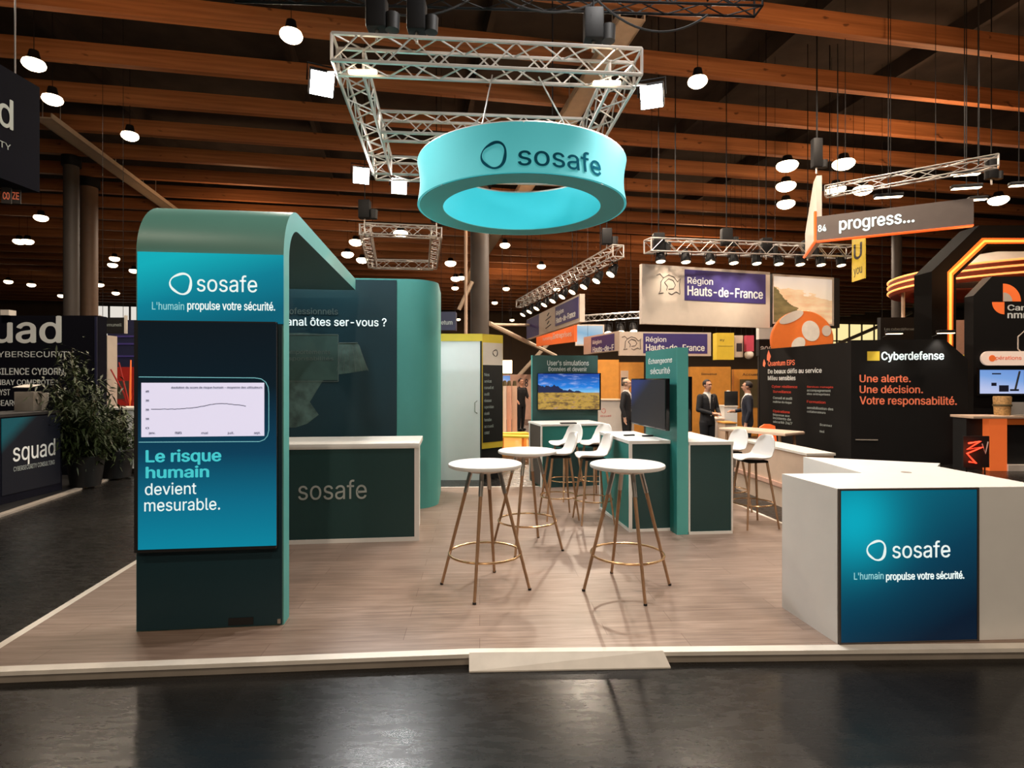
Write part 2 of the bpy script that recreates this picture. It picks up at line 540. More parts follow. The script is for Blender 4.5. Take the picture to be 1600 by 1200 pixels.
def text(s, parent, x, z, w, h, m, y=0.0, bold=0.0, name='lettering', bend=None):
    """writing whose left end and baseline sit at (x, z) of the parent's front face (its -Y side), w wide, h tall above the baseline"""
    pts, fcs, tw, th = text_mesh(s, bold)
    sx = w / tw
    sz = (h / th) if h else sx
    vs = [(x + p[0] * sx, y - 0.003 - p[2] * 0.4, z + p[1] * sz) for p in pts]
    me = bpy.data.meshes.new(name)
    me.from_pydata(vs, [], fcs)
    if bend:
        bm = bmesh.new()
        bm.from_mesh(me)
        bmesh.ops.triangulate(bm, faces=bm.faces)
        for _ in range(4):
            es = [e for e in bm.edges if e.calc_length() > 0.06]
            if not es:
                break
            bmesh.ops.subdivide_edges(bm, edges=es, cuts=1)
            bmesh.ops.triangulate(bm, faces=bm.faces)
        for v in bm.verts:
            v.co = V(bend(*v.co))
        bm.to_mesh(me)
        bm.free()
    me.materials.append(M[m])
    return link(name, me, parent)
def pix(T, px, py, y=0.0):
    """where the sight line of photo pixel (px, py) meets the plane y = const of thing T: local (x, z)"""
    a = T.rotation_euler[2]
    ux, n = V((math.cos(a), math.sin(a), 0)), V((-math.sin(a), math.cos(a), 0))
    o = V(T.location) + n * y
    d = V(((px - CX) / FPX, 1, (CY - py) / FPX))
    c = V((0, 0, ZC))
    t = (o - c).dot(n) / d.dot(n)
    p = c + d * t - o
    return p.dot(ux), p.z
def tpx(s, T, px0, px1, pyb, pyt, m, y=0.0, bold=0.0, name='lettering', parent=None):
    """writing spanning photo pixels px0..px1, baseline pyb, top pyt, on T's plane y"""
    x0, z0 = pix(T, px0, pyb, y)
    x1, _ = pix(T, px1, pyb, y)
    _, z1 = pix(T, (px0 + px1) / 2, pyt, y)
    _, zm = pix(T, (px0 + px1) / 2, pyb, y)
    return text(s, parent or T, x0, zm, x1 - x0, z1 - zm, m, y, bold, name)
def logo(parent, cx, cz, w, m, y=0.0, bend=None, name='emblem'):
    """a loop like a soft triangle pointing left, thin on the left side and thick on the upper right"""
    n = 72
    o, i = [], []
    for k in range(n):
        a = 2 * PI * k / n
        ro = 0.5 * (1 + 0.055 * math.cos(3 * (a - PI)) - 0.012 * math.cos(2 * a))
        ri = 0.412 * (1 + 0.105 * math.cos(3 * (a - PI + 0.20)))
        o.append((cx + w * ro * math.cos(a), cz + w * ro * math.sin(a)))
        i.append((cx + w * (ri * math.cos(a) - 0.016), cz + w * (ri * math.sin(a) + 0.006)))
    b = MB().band(o, i, y - 0.005, y - 0.001)
    if bend:
        for v in b.bm.verts:
            v.co = V(bend(*v.co))
    return b.build(name, m, parent)
def panel(T, px0, py0, px1, py1, m, name, y=0.0, th=0.01, parent=None, bev=0.0):
    """a flat panel covering photo pixels on T's plane y"""
    x0, z0 = pix(T, px0, py1, y)
    x1, z1 = pix(T, px1, py0, y)
    return MB().box(min(x0, x1), max(x0, x1), y - th, y, min(z0, z1), max(z0, z1), bev).build(name, m, parent or T)
def between(A, B):
    A, B = V(A), V(B)
    return (B - A).to_2d().length, math.atan2(B.y - A.y, B.x - A.x)

# ================================================================== THE HALL
TH = R(10.5)                                       # the hall's beams run turned by this against the picture plane
BU, BN = V((math.cos(TH), math.sin(TH), 0)), V((-math.sin(TH), math.cos(TH), 0))
struct(MB().box(-90, 90, -14, 90, -0.2, 0.0).build('floor', 'hall_floor'))
o = MB().box(-90, 90, -14, 90, 10.7, 10.9).build('ceiling', 'deck')
struct(o)
for k in range(-2, 25):
    s = 10.3 + 1.96 * k
    b = MB().box(-48, 48, -0.09, 0.09, 8.77, 9.19)
    o = b.build('trim_%d' % (k + 3), 'glulam')
    o.location = BN * s
    o.rotation_euler = (0, 0, TH)
    struct(o)
for i, s in enumerate((2.0, 5.6, 9.4, 13.5, -3.0, -8.5, 20.0, -16.0)):   # dark purlins under the roof deck
    o = MB().box(-0.07, 0.07, -8, 60, 10.2, 10.7).build('trim_%d' % (40 + i), 'deck')
    o.location = BU * s
    o.rotation_euler = (0, 0, TH)
    struct(o)
# far walls with glazing
bw = MB().box(-70, 78, 0, 0.4, 0, 10.7).build('wall_back', 'greywall')
bw.location = BN * 62
bw.rotation_euler = (0, 0, TH)
struct(bw)
for i, (x0, x1, z0, z1, m) in enumerate([(50, 64, 4.4, 8.7, 'window'), (-30, -24.5, 5.6, 9.0, 'windowcool')]):
    w = link('window_%d' % (i + 1), None)
    w.location = BN * 62
    w.rotation_euler = (0, 0, TH)
    struct(w)
    MB().box(x0, x1, -0.06, -0.02, z0, z1).build('pane', m, w)
    f = MB()
    nx = int((x1 - x0) / 1.6)
    for j in range(nx + 1):
        x = x0 + (x1 - x0) * j / nx
        f.box(x - 0.07, x + 0.07, -0.2, -0.06, z0, z1)
    for z in (z0, (z0 + z1) / 2, z1):
        f.box(x0, x1, -0.22, -0.07, z - 0.08, z + 0.08)
    f.build('frame', 'bark', w)

# pale cable trays slung across the beams
def tray(a, b, wd, label):
    a, b = V(a), V(b)
    L, rz = between(a, b)
    t = thing('cable_tray', label, 'cable tray', a, rz)
    MB().box(0, L, -wd / 2, wd / 2, 0, 0.03).build('tray_bed', 'tray', t)
    for sgn in (-1, 1):
        MB().box(0, L, sgn * wd / 2 - 0.015, sgn * wd / 2 + 0.015, 0, 0.14).build('side_rail', 'tray', t)
    for i in range(int(L // 3) + 1):
        for sgn in (-1, 1):
            MB().tube([(i * 3.0 + 0.4, sgn * wd / 2, 0.14), (i * 3.0 + 0.4, sgn * wd / 2, 0.7)], 0.012, 5).build('hanger', 'alu', t)
a = at(988, 15, 10.9)
tray((a.x, a.y, 8.6), V((a.x, a.y, 8.6)) + BN * 30, 0.5, 'pale wide cable tray running back under the beams above the lighting truss')
a = at(66, 180, 15.0)
tray((a.x, a.y, 8.6), V((a.x, a.y, 8.6)) + BN * 26, 0.42, 'pale cable tray running back under the beams beside the big black banner')

# steel columns
def column(px0, px1, D, label, m='bark', pipe=None):
    a = at((px0 + px1) / 2, 500, D)
    r = (px1 - px0) / 2 / FPX * D
    t = thing('steel_column', label, 'column', (a.x, a.y, 0))
    MB().lathe([(0, 0), (r, 0), (r, 8.77), (0, 8.77)], n=24).build('shaft', m, t)
    MB().lathe([(r * 1.25, 8.45), (r * 1.25, 8.75), (r, 8.75), (r, 8.45)], n=24, closed=True).build('collar', 'metalblack', t)
    if pipe:
        MB().tube([(pipe, -r, 0), (pipe, -r, 8.7)], 0.06, 8).build('downpipe', 'beige', t)
    return t
column(735, 764, 20.0, 'thick grey round steel column rising behind the yellow-topped white booth', pipe=-0.45)
column(101, 122, 18.0, 'slim grey round column standing behind the black lettered wall')
column(127, 151, 20.0, 'broad warm brown column behind the black lettered wall', 'uptone')
column(1096 + 298, 1110 + 298, 24.0, 'slim pale column between the long grey sign and the neon arch')
def strut(a, b, r, label):
    a, b = V(a), V(b)
    o = MB().tube([(0, 0, 0), b - a], r, 8).build('bracing_strut', 'tray')
    o.location = a
    tag(o, label, 'strut')
strut(at(764, 505, 20.0), at(868, 556, 27.0), 0.09, 'pale diagonal steel strut sloping down from the thick column to the far booths')
strut(at(860, 533, 30.0), at(756, 594 + 1.77 / 30 * 900, 30.0), 0.10, 'short pale strut slanting the other way low behind the thick column')
strut(at(738, 440, 19.7), at(717, 484, 19.7), 0.07, 'short reddish strut leaning off the left flank of the thick column')
strut(at(764, 507, 20.0), at(846, 508, 24.0), 0.05, 'thin level steel bar crossing behind the thick column')
strut(at(1424, 488, 69.0), at(1310, 537, 67.0), 0.2, 'diagonal strut crossing the bright glazing far beyond the beach picture')

# ------------------------------------------------------------------ lamps
def bay_lamp(px, py, label, r=0.20, m='lamp', group=None, z=8.0, top=8.9):
    D = FPX * (z - ZC) / (CY - py)
    p = at(px, py, D)
    t = thing('ceiling_lamp', label, 'ceiling lamp', p, 0, group)
    MB().lathe([(0, -0.62 * r)] + [(r * math.sin(PI / 2 * k / 7), -0.62 * r * math.cos(PI / 2 * k / 7)) for k in range(1, 8)] + [(r * 0.9, 0.05), (0, 0.06)], n=20).build('lens', m, t)  # lens oversized and bulged to imitate the bloom around the lamp
    MB().lathe([(r * 0.92, 0.05), (r * 0.55, 0.12), (r * 0.4, 0.26), (0, 0.27), (0, 0.06)], n=20).build('housing', 'metalblack', t)
    MB().tube([(0, 0, 0.26), (0, 0, top - z + 1.0)], 0.007, 6).build('stem', 'metalblack', t)
    return t
NEAR = [(455, 55, 'round warm ceiling lamp above and left of the square lighting truss'),
        (53, 100, 'round warm ceiling lamp directly over the big black banner'),
        (82, 155, 'round warm ceiling lamp beside the right edge of the big black banner'),
        (203, 212, 'round warm ceiling lamp over the top left corner of the green arch'),
        (1090, 127, 'round warm ceiling lamp right of the square truss, past its white floodlight')]
for px, py, lb in NEAR:
    bay_lamp(px, py, lb)
FARL = [(626, 364, 'round warm lamp shining inside the small truss square behind the arch'),
        (556, 378, 'bright warm lamp at the left corner of the small truss square'),
        (543, 397, 'small warm lamp low left of the small truss square'),
        (566, 406, 'small warm lamp just under the left arm of the small truss square'),
        (704, 411, 'warm lamp between the mint wall end and the thick grey column'),
        (712, 435, 'lower warm lamp between the mint wall end and the thick grey column'),
        (1230, 258, 'topmost warm lamp in the column of three left of the long grey sign'),
        (1228, 290, 'middle warm lamp in the column of three left of the long grey sign'),
        (1228, 318, 'lowest warm lamp in the column of three left of the long grey sign'),
        (1318, 255, 'upper warm lamp above the long grey sign, beside its black hoist'),
        (1306, 295, 'warm lamp just right of the white fin of the long grey sign'),
        (1348, 296, 'second warm lamp in the row close above the long grey sign'),
        (1560, 312, 'dim amber lamp past the far end of the long grey sign')]
for px, py, lb in FARL:
    bay_lamp(px, py, lb, 0.30, 'lamp', z=8.0)
for px, py in [(789, 383), (721, 434), (711, 450), (791, 451), (846, 416), (773, 473), (716, 499), (800, 500), (43, 377), (13, 440), (49, 445),
               (156, 445), (179, 404), (176, 414), (209, 423), (181, 458), (64, 340), (30, 377), (96, 462), (900, 470), (870, 452)]:
    bay_lamp(px, py, 'tiny round ceiling lamp glowing far back under the beams', 0.24, 'lampfar', 'far ceiling lamps')

# ================================================================== THE STAND
BZ = R(5.1)                                        # the stand is turned by this
# platform outline
FL, FM, FR = V((-3.26, 3.335)), V((-0.266, 3.575)), V((3.62, 3.66))
BRc, BL = V((2.93, 9.4)), V((-4.05, 9.0))
plat = thing('stand_platform', 'raised wood laminate stand floor with white edging and a low grey riser', 'platform', (0, 0, 0))
def inset(d):
    P = [FL, FM, FR, BRc, BL]
    out = []
    for i in range(5):
        a, b, c = P[i - 1], P[i], P[(i + 1) % 5]
        n1 = V((-(b - a).y, (b - a).x)).normalized()
        n2 = V((-(c - b).y, (c - b).x)).normalized()
        m = (n1 + n2).normalized()
        out.append(b + m * d / m.dot(n1))
    return out
IN = inset(0.045)
IN[1] = V((FM.x, FM.y + 0.075)); IN[0] = V((FL.x + 0.05, FL.y + 0.075)); IN[2] = V((FR.x - 0.05, FR.y + 0.075))
lam = MB().prism([(p.x, p.y) for p in IN], 0.0, PZ).build('laminate_floor', 'laminate', plat)
# the boards run along the stand's front: shape the mesh in a turned frame so the pattern follows it
lam.data.transform(Matrix.Rotation(-R(3.2), 4, 'Z'))
lam.rotation_euler = (0, 0, R(3.2))
OUT = [FL, FM, FR, BRc, BL]
def edge(i, j, name='edge_trim'):
    b = MB().prism([(OUT[i].x, OUT[i].y), (OUT[j].x, OUT[j].y), (IN[j].x, IN[j].y), (IN[i].x, IN[i].y)], 0.045, PZ)
    b.build(name, 'whitetrim', plat)
    MB().prism([(p.x, p.y) for p in [OUT[i] + (IN[i] - OUT[i]) * 0.12, OUT[j] + (IN[j] - OUT[j]) * 0.12, IN[j], IN[i]]], 0.0, 0.045).build('riser', 'greytrim', plat)
for i in range(5):
    edge(i, (i + 1) % 5)
# ramp
ra, rb_ = gp(733, 1021, PZ + 0.008), gp(1036, 1018, PZ + 0.008)
rc, rd = gp(1048, 1044.5, 0.0), gp(733, 1051, 0.0)
b = MB()
vs = [b.bm.verts.new(p) for p in ((rd.x, rd.y, 0.0), (rc.x, rc.y, 0.0), (rb_.x, rb_.y, 0.0), (ra.x, ra.y, 0.0))]
vt = [b.bm.verts.new(p) for p in ((rd.x, rd.y, 0.008), (rc.x, rc.y, 0.008), (rb_.x, rb_.y, PZ + 0.014), (ra.x, ra.y, PZ + 0.014))]
b._f(vs[::-1]); b._f(vt)
for i in range(4):
    b._f([vs[i], vs[(i + 1) % 4], vt[(i + 1) % 4], vt[i]])
o = b.build('access_ramp', 'whitetrim')
tag(o, 'small white wedge ramp against the middle of the stand platform front', 'ramp')

# ------------------------------------------------------------------ arch
aL, aR = gp(213, 987, PZ), gp(442, 978, PZ)
aw, _ = between(aL, aR)
arch = thing('display_arch', 'tall green inverted-L arch with a lit teal header panel', 'display arch', aL, R(6.6))
Hh, Rr, tk, Ld = 2.965, 0.40, 0.14, 3.22
outer = [(0, 0), (0, Hh - Rr)]
for k in range(1, 15):
    a = PI - PI / 2 * k / 14
    outer.append((Rr + Rr * math.cos(a), Hh - Rr + Rr * math.sin(a)))
outer.append((Ld, Hh))
inner = [(tk, 0), (tk, Hh - Rr)]
for k in range(1, 15):
    a = PI - PI / 2 * k / 14
    inner.append((Rr + (Rr - tk) * math.cos(a), Hh - Rr + (Rr - tk) * math.sin(a)))
inner.append((Ld, Hh - tk))
b = MB()
n = len(outer)
g = [[b.bm.verts.new((x, p[0], p[1])) for p in pl] for x in (0, aw) for pl in (outer, inner)]
for i in range(n - 1):
    b.mi = 0
    b._f([g[0][i], g[0][i + 1], g[2][i + 1], g[2][i]], True)
    b.mi = 1
    b._f([g[1][i], g[1][i + 1], g[3][i + 1], g[3][i]], True)
    b.mi = 2
    b._f([g[0][i], g[0][i + 1], g[1][i + 1], g[1][i]])
    b._f([g[2][i], g[2][i + 1], g[3][i + 1], g[3][i]])
b.mi = 2
for i in (0, n - 1):
    b._f([g[0][i], g[1][i], g[3][i], g[2][i]])
b.build('arch_shell', ['archgreen', 'green', 'mint'], arch, sharp=30)
panel(arch, 216, 399, 443.5, 504, 'header', 'header_panel', -0.004, 0.012)
panel(arch, 214.5, 503.5, 441, 985, 'darkbase', 'base_panel', -0.003, 0.010)
panel(arch, 357, 964, 396, 977, 'black', 'cable_slot', -0.014, 0.004)
x, z = pix(arch, 283.5, 443.5, -0.018)
logo(arch, x, z, 0.148, 'textlit', -0.018)
tpx('sosafe', arch, 308, 402, 456, 430, 'textlit', -0.018, 0.0)
tpx("L'humain", arch, 238, 288, 484, 472, 'textfaint', -0.018)
tpx('propulse votre sécurité.', arch, 293, 430, 484.5, 471, 'textlit', -0.018, 0.012)
# portrait display
dis = thing('portrait_display', 'tall portrait display on the arch front showing a white chart and Le risque humain', 'display', V(aL) + V((math.sin(R(6.6)), -math.cos(R(6.6)), 0)) * 0.016, R(6.6))
def dpanel(px0, py0, px1, py1, m, name, y, th, parent=None, bev=0.0):
    return panel(dis, px0, py0, px1, py1, m, name, y, th, parent, bev)
dpanel(215.5, 504, 434, 861, 'black', 'casing', 0.0, 0.05)
dpanel(216, 505, 432, 859, 'totem', 'screen', -0.0505, 0.004)
DY = -0.056
dpanel(221, 598, 413, 683, 'paper', 'chart_sheet', DY, 0.002)
def curve_line(pts, w, m, name, y=DY - 0.003):
    P = [pix(dis, a, b_, y) for a, b_ in pts]
    MB().tube([(p[0], y, p[1]) for p in P], w, 6).build(name, m, dis)
curve_line([(217, 589), (398, 590.5), (408, 592), (415, 597), (419, 605), (420, 615), (420, 672), (418, 681), (413, 687), (405, 690), (217, 691)], 0.0030, 'cyanline', 'chart_outline')
rnd = random.Random(3)
curve_line([(236 + i * 3.7, 639.5 - 6.5 / (1 + math.exp(-(i - 20) / 4.0)) - 3.2 * math.exp(-((i - 29) / 6.0) ** 2) + (2.2 if i > 36 else 0) * (i - 36) / 6 + rnd.uniform(-0.35, 0.35)) for i in range(41)], 0.0022, 'chartline', 'chart_curve')
tpx('évolution du score de risque humain – moyenne des utilisateurs', dis, 268, 410, 607, 603.5, 'chartline', DY - 0.003, name='chart_title')
for i, s in enumerate(('400', '300', '200', '100', '0')):
    tpx(s, dis, 228, 233, 613 + i * 14.3, 610 + i * 14.3, 'chartline', DY - 0.003, name='axis_lettering')
for i, s in enumerate(('janv.', 'mars', 'mai', 'juil.', 'sept.')):
    tpx(s, dis, 233 + i * 41, 243 + i * 41, 678, 674.5, 'chartline', DY - 0.003, name='axis_lettering')
tpx('Le risque', dis, 228, 346, 721, 702, 'textcyan', DY, 0.022)
tpx('humain', dis, 228, 327, 746, 728, 'textcyan', DY, 0.022)
tpx('devient', dis, 227, 307, 772.5, 754, 'textlit', DY)
tpx('mesurable.', dis, 226, 344, 797.5, 779, 'textlit', DY)
MB().box(aw * 0.985 - 0.02, aw * 0.985, -0.01, 0.0, 0.02, 0.05).build('bracket', 'chrome', dis)

# ------------------------------------------------------------------ cabin wall behind the arch
HW = 3.03
wA = V((-1.45, 7.56, PZ))
cab = thing('cabin_wall', 'dark teal printed wall with a rounded mint green end behind the arch', 'partition wall', wA, BZ)
x1, _ = pix(cab, 685.5, 600, 0.38)
x2, _ = pix(cab, 620, 600, 0)
poly = [(-1.75, 0), (x1 - 0.38, 0)]
for k in range(1, 15):
    a = -PI / 2 + PI / 2 * k / 14
    poly.append((x1 - 0.38 + 0.38 * math.cos(a), 0.38 + 0.38 * math.sin(a)))
poly += [(x1, 1.25), (-1.75, 1.25)]
MB().prism(poly, 0, HW).build('wall_body', 'mint', cab, sharp=30)
for f in cab.children[0].data.polygons:
    f.use_smooth = abs(f.normal.z) < 0.5
MB().box(-1.75, x2, -0.008, 0.0, 0.02, HW - 0.02).build('printed_panel', 'graphic', cab)
gy = -0.012
tpx('professionnels', cab, 440, 528, 491, 481, 'textdim', gy)
tpx('Quel canal êtes-vous ?'.replace('êtes-vous', 'ôtes ser-vous'), cab, 398, 604, 509, 496, 'textlit', gy, 0.008)
# printed figure: a pale translucent framed card over draped cloth
ccloth = mat('printed_cloth', (80, 108, 104), 0.6, var=0.5, vscale=7)
def poly_print(px, m, name, y):
    P = [pix(cab, a, b_, y) for a, b_ in px]
    return MB().prism([(p[0], p[1]) for p in P], y - 0.002, y, 'xz').build(name, m, cab)
poly_print([(440, 668), (440, 520), (497, 521), (512, 531), (524, 548), (518, 575), (500, 602), (484, 628), (498, 648), (480, 662), (462, 668)], ccloth, 'printed_cloth', gy + 0.002)
poly_print([(529, 536), (558, 535), (562, 541), (570, 566), (576, 578), (545, 583), (529, 585)], ccloth, 'printed_sleeve', gy + 0.002)
ccard = mat('printed_card', (60, 92, 88), 0.6, var=0.12)
poly_print([(420, 594), (420, 522), (528, 522), (528, 594)], ccard, 'printed_card', gy - 0.001)
cl = MB()
for a, b_ in (((420, 523), (528.5, 523)), ((528.5, 523), (528.5, 596)), ((528.5, 596), (420, 596)), ((530, 535.5), (559, 535.5))):
    P = [pix(cab, *q, gy - 0.003) for q in (a, b_)]
    cl.tube([(p[0], gy - 0.003, p[1]) for p in P], 0.005, 4)
for k in range(6):
    P = [pix(cab, 536 + k * 5 + d * (k - 2) * 1.2, 540 + d * 10, gy - 0.001) for d in range(5)]
    cl.tube([(p[0], gy - 0.001, p[1]) for p in P], 0.003, 4)
cl.build('printed_outline', 'textdim', cab)
tpx('comportements', cab, 442, 516, 553, 547, 'textdim', gy - 0.003)
tpx('responsabilités', cab, 440, 521, 563, 557, 'textdim', gy - 0.003)

# ------------------------------------------------------------------ reception counter
rR, rL = gp(655, 845, PZ), gp(452, 851, PZ)
rc0 = V(rR) + (V(rL) - V(rR)).normalized() * 2.35
rw = 2.35
rec = thing('reception_counter', 'white-framed dark green counter with one grey word, beside the arch', 'counter', rc0, math.atan2((rR - rL).y, (rR - rL).x))
MB().box(0.03, rw - 0.03, 0.02, 0.76, 0.0, 0.98).build('carcass', 'white', rec)
MB().box(0, rw, -0.005, 0.8, 0.98, 1.035, 0.004).build('worktop', 'white', rec)
fb = MB()
fb.box(0, rw, 0.0, 0.02, 0.0, 0.045).box(rw - 0.05, rw, 0.0, 0.02, 0.045, 0.98).box(0, 0.05, 0.0, 0.02, 0.045, 0.98)
fb.build('frame', 'white', rec)
MB().box(0.05, rw - 0.05, 0.004, 0.02, 0.045, 0.98).build('front_panel', 'dark', rec)
tpx('sosafe', rec, 466, 573, 780, 750, 'textgrey', 0.002)

# ------------------------------------------------------------------ ring sign on its truss
RC = at(815, 500, 7.75)
rcx, rcy = RC.x, RC.y
R0, ZB, ZT = 1.385, 4.07, 4.63
ring = thing('ring_sign', 'hanging turquoise fabric ring sign below the square truss', 'hanging sign', (rcx, rcy, ZB))
RH = ZT - ZB
def rout(z):
    return R0 - 0.035 * math.sin(PI * z / RH)
prof = [(rout(RH * k / 10), RH * k / 10) for k in range(11)]
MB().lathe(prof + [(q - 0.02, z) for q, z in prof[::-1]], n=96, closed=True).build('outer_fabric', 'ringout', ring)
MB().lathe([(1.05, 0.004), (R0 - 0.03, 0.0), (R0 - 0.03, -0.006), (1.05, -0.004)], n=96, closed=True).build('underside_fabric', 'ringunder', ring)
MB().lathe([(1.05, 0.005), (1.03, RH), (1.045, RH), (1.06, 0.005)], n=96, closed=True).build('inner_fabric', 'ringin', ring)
fr = MB()
for r in (R0 - 0.015, 1.04):
    for z in (RH + 0.004,):
        fr.tube([(r * math.cos(2 * PI * k / 72), r * math.sin(2 * PI * k / 72), z) for k in range(72)], 0.014, 6, closed=True)
for k in range(8):
    a = 2 * PI * k / 8
    fr.tube([(1.04 * math.cos(a), 1.04 * math.sin(a), RH), (R0 * math.cos(a), R0 * math.sin(a), RH)], 0.010, 5)
fr.build('ring_frame', 'alu', ring)
def wrap(x, y, z):
    r = rout(min(max(z, 0), RH)) - y
    a = -PI / 2 + x / R0
    return (r * math.cos(a), r * math.sin(a), z)
def ring_xz(px, py):
    # photo pixel -> arc length and height on the ring's near face
    d = V(((px - CX) / FPX, 1, (CY - py) / FPX))
    a_, b_, c_ = d.x ** 2 + 1, -2 * (d.x * rcx + rcy), rcx ** 2 + rcy ** 2 - R0 ** 2
    t = (-b_ - math.sqrt(b_ * b_ - 4 * a_ * c_)) / (2 * a_)
    p = d * t
    return R0 * (math.atan2(p.y - rcy, p.x - rcx) + PI / 2), p.z + ZC - ZB
x0, z0 = ring_xz(809, 257)
x1, _ = ring_xz(941, 266)
text('sosafe', ring, x0, z0 - 0.005, x1 - x0, 0.235, 'textdark', -0.005, 0.004, bend=wrap)
x, z = ring_xz(771, 243)
logo(ring, x, z + 0.01, 0.315, 'textdark', -0.005, bend=wrap)
for sx, sy, wx, wy in ((-0.45, -1.0, -0.22, 6.47), (0.5, -1.0, 0.30, 6.51), (-0.6, 0.95, -0.5, 8.17), (0.7, 0.95, 0.45, 8.25)):
    d = V((sx, sy, 0)).normalized()
    MB().tube([(d.x * 1.2, d.y * 1.2, RH), (wx - rcx, wy - rcy, 5.2 - ZB)], 0.009, 5).build('suspension_wire', 'alu', ring)

def truss_beam(b, p0, p1, s, bay=0.28, r=0.022, rb=0.010, n=6):
    p0, p1 = V(p0), V(p1)
    d = (p1 - p0)
    L = d.length
    d.normalize()
    w = V((-d.y, d.x, 0)).normalized() * s / 2
    u = V((0, 0, s / 2))
    c = [w + u, w - u, -w - u, -w + u]
    for q in c:
        b.tube([p0 + q, p1 + q], r, n)
    m = max(2, int(round(L / bay)))
    for f in range(4):
        a, e = c[f], c[(f + 1) % 4]
        for i in range(m):
            A, E = (a, e) if i % 2 == 0 else (e, a)
            b.tube([p0 + d * (L * i / m) + A, p0 + d * (L * (i + 1) / m) + E], rb, 4)
        for i in (0, m):
            b.tube([p0 + d * (L * i / m) + a, p0 + d * (L * i / m) + e], r * 0.8, 5)
    return b
TS = 0.29
tz = 5.2 + TS / 2
c1, c2 = V((-1.80, 6.33, tz)), V((1.30, 6.60, tz))
c3, c4 = V((1.02, 9.98, tz)), V((-2.17, 9.72, tz))
tr = thing('lighting_truss', 'square aluminium box truss hanging over the stand and carrying the turquoise ring', 'truss', (0, 0, 0))
def ext(a, b, e=TS / 2):
    d = (b - a).normalized()
    return a - d * e, b + d * e
for a, e in ((c1, c2), (c4, c3)):
    truss_beam(MB(), *ext(a, e), TS).build('truss_segment', 'alu', tr)
for a, e in ((c1, c4), (c2, c3)):
    truss_beam(MB(), *ext(a, e, -TS / 2), TS).build('truss_segment', 'alu', tr)
m1, m2 = c1.lerp(c4, 0.52), c2.lerp(c3, 0.52)
truss_beam(MB(), *ext(m1, m2, -TS / 2), TS).build('truss_segment', 'alu', tr)
for a, e, t in ((c1, c2, 0.05), (c1, c2, 0.93)):
    p = a.lerp(e, t) - V((0, 0, TS / 2 + 0.035))
    MB().box(p.x - 0.16, p.x + 0.16, p.y - 0.03, p.y + 0.03, p.z - 0.02, p.z + 0.02, 0.015).build('work_light', 'lampfar', tr)

def hoist(p, label, h=0.42, chain=10.69, s=1.0):
    t = thing('chain_hoist', label, 'hoist', p)
    MB().box(-0.13 * s, 0.13 * s, -0.10 * s, 0.10 * s, 0, h * s, 0.02).build('motor_body', 'metalblack', t)
    MB().lathe([(0, -0.22 * s), (0.09 * s, -0.20 * s), (0.10 * s, 0.0), (0, 0.02)], c=(0.2 * s, 0, 0.2 * s), n=12).build('chain_bag', 'black', t)
    MB().tube([(0, 0, h * s), (0, 0, chain - p[2])], 0.012, 5).build('chain', 'metalblack', t)
    MB().tube([(0, 0, 0.0), (0, 0, -0.12)], 0.02, 6).build('hook', 'chrome', t)
    return t
zt = tz + TS / 2 + 0.14
p = c1.lerp(c2, 0.10); hoist((p.x, p.y, zt), 'black chain hoist over the near left corner of the square truss', s=0.85)
p = c1.lerp(c2, 0.24); hoist((p.x, p.y, zt), 'black chain hoist a little in from the near left corner of the square truss', s=0.8)
p = c1.lerp(c2, 0.88); hoist((p.x, p.y, zt), 'black chain hoist over the near right corner of the square truss', s=0.85)
p = c4.lerp(c3, 0.9); hoist((p.x, p.y, zt), 'black chain hoist over the far right corner of the square truss')

def floodlight(p, aim, label, s=0.28):
    t = thing('flood_light', label, 'floodlight', p)
    q = (V(aim) - V(p)).to_track_quat('-Y', 'Z')
    t.rotation_mode = 'QUATERNION'
    t.rotation_quaternion = q
    k = min((c1, c2, c3, c4), key=lambda c: (c - V(p)).length) - V((0, 0, TS / 2 - 0.01))
    k = k + (V(p) - k).normalized() * 0.12
    inv = q.to_matrix().inverted()
    MB().tube([(0, 0.09, 0.1), inv @ (k - V(p))], 0.014, 6).build('clamp_arm', 'alu', t)
    MB().box(-s / 2, s / 2, 0, 0.09, -s / 2, s / 2, 0.01).build('housing', 'metalblack', t)
    MB().box(-s / 2 + 0.015, s / 2 - 0.015, -0.012, 0.0, -s / 2 + 0.015, s / 2 - 0.015).build('lens', 'flood', t)
    MB().tube([(-s / 2 - 0.02, 0.04, 0), (-s / 2 - 0.02, 0.1, s * 0.6), (s / 2 + 0.02, 0.1, s * 0.6), (s / 2 + 0.02, 0.04, 0)], 0.01, 5).build('yoke', 'metalblack', t)
FLB = ['square white floodlight off the near left corner of the big truss', 'square white floodlight off the near right corner of the big truss',
       'white floodlight left of the far left corner of the big truss', 'white floodlight under the far left end of the big truss, by the ring']
for (p, a, e), lb in zip(FLOODS, FLB):
    floodlight(p, (0.0, 2.0, 1.0), lb)

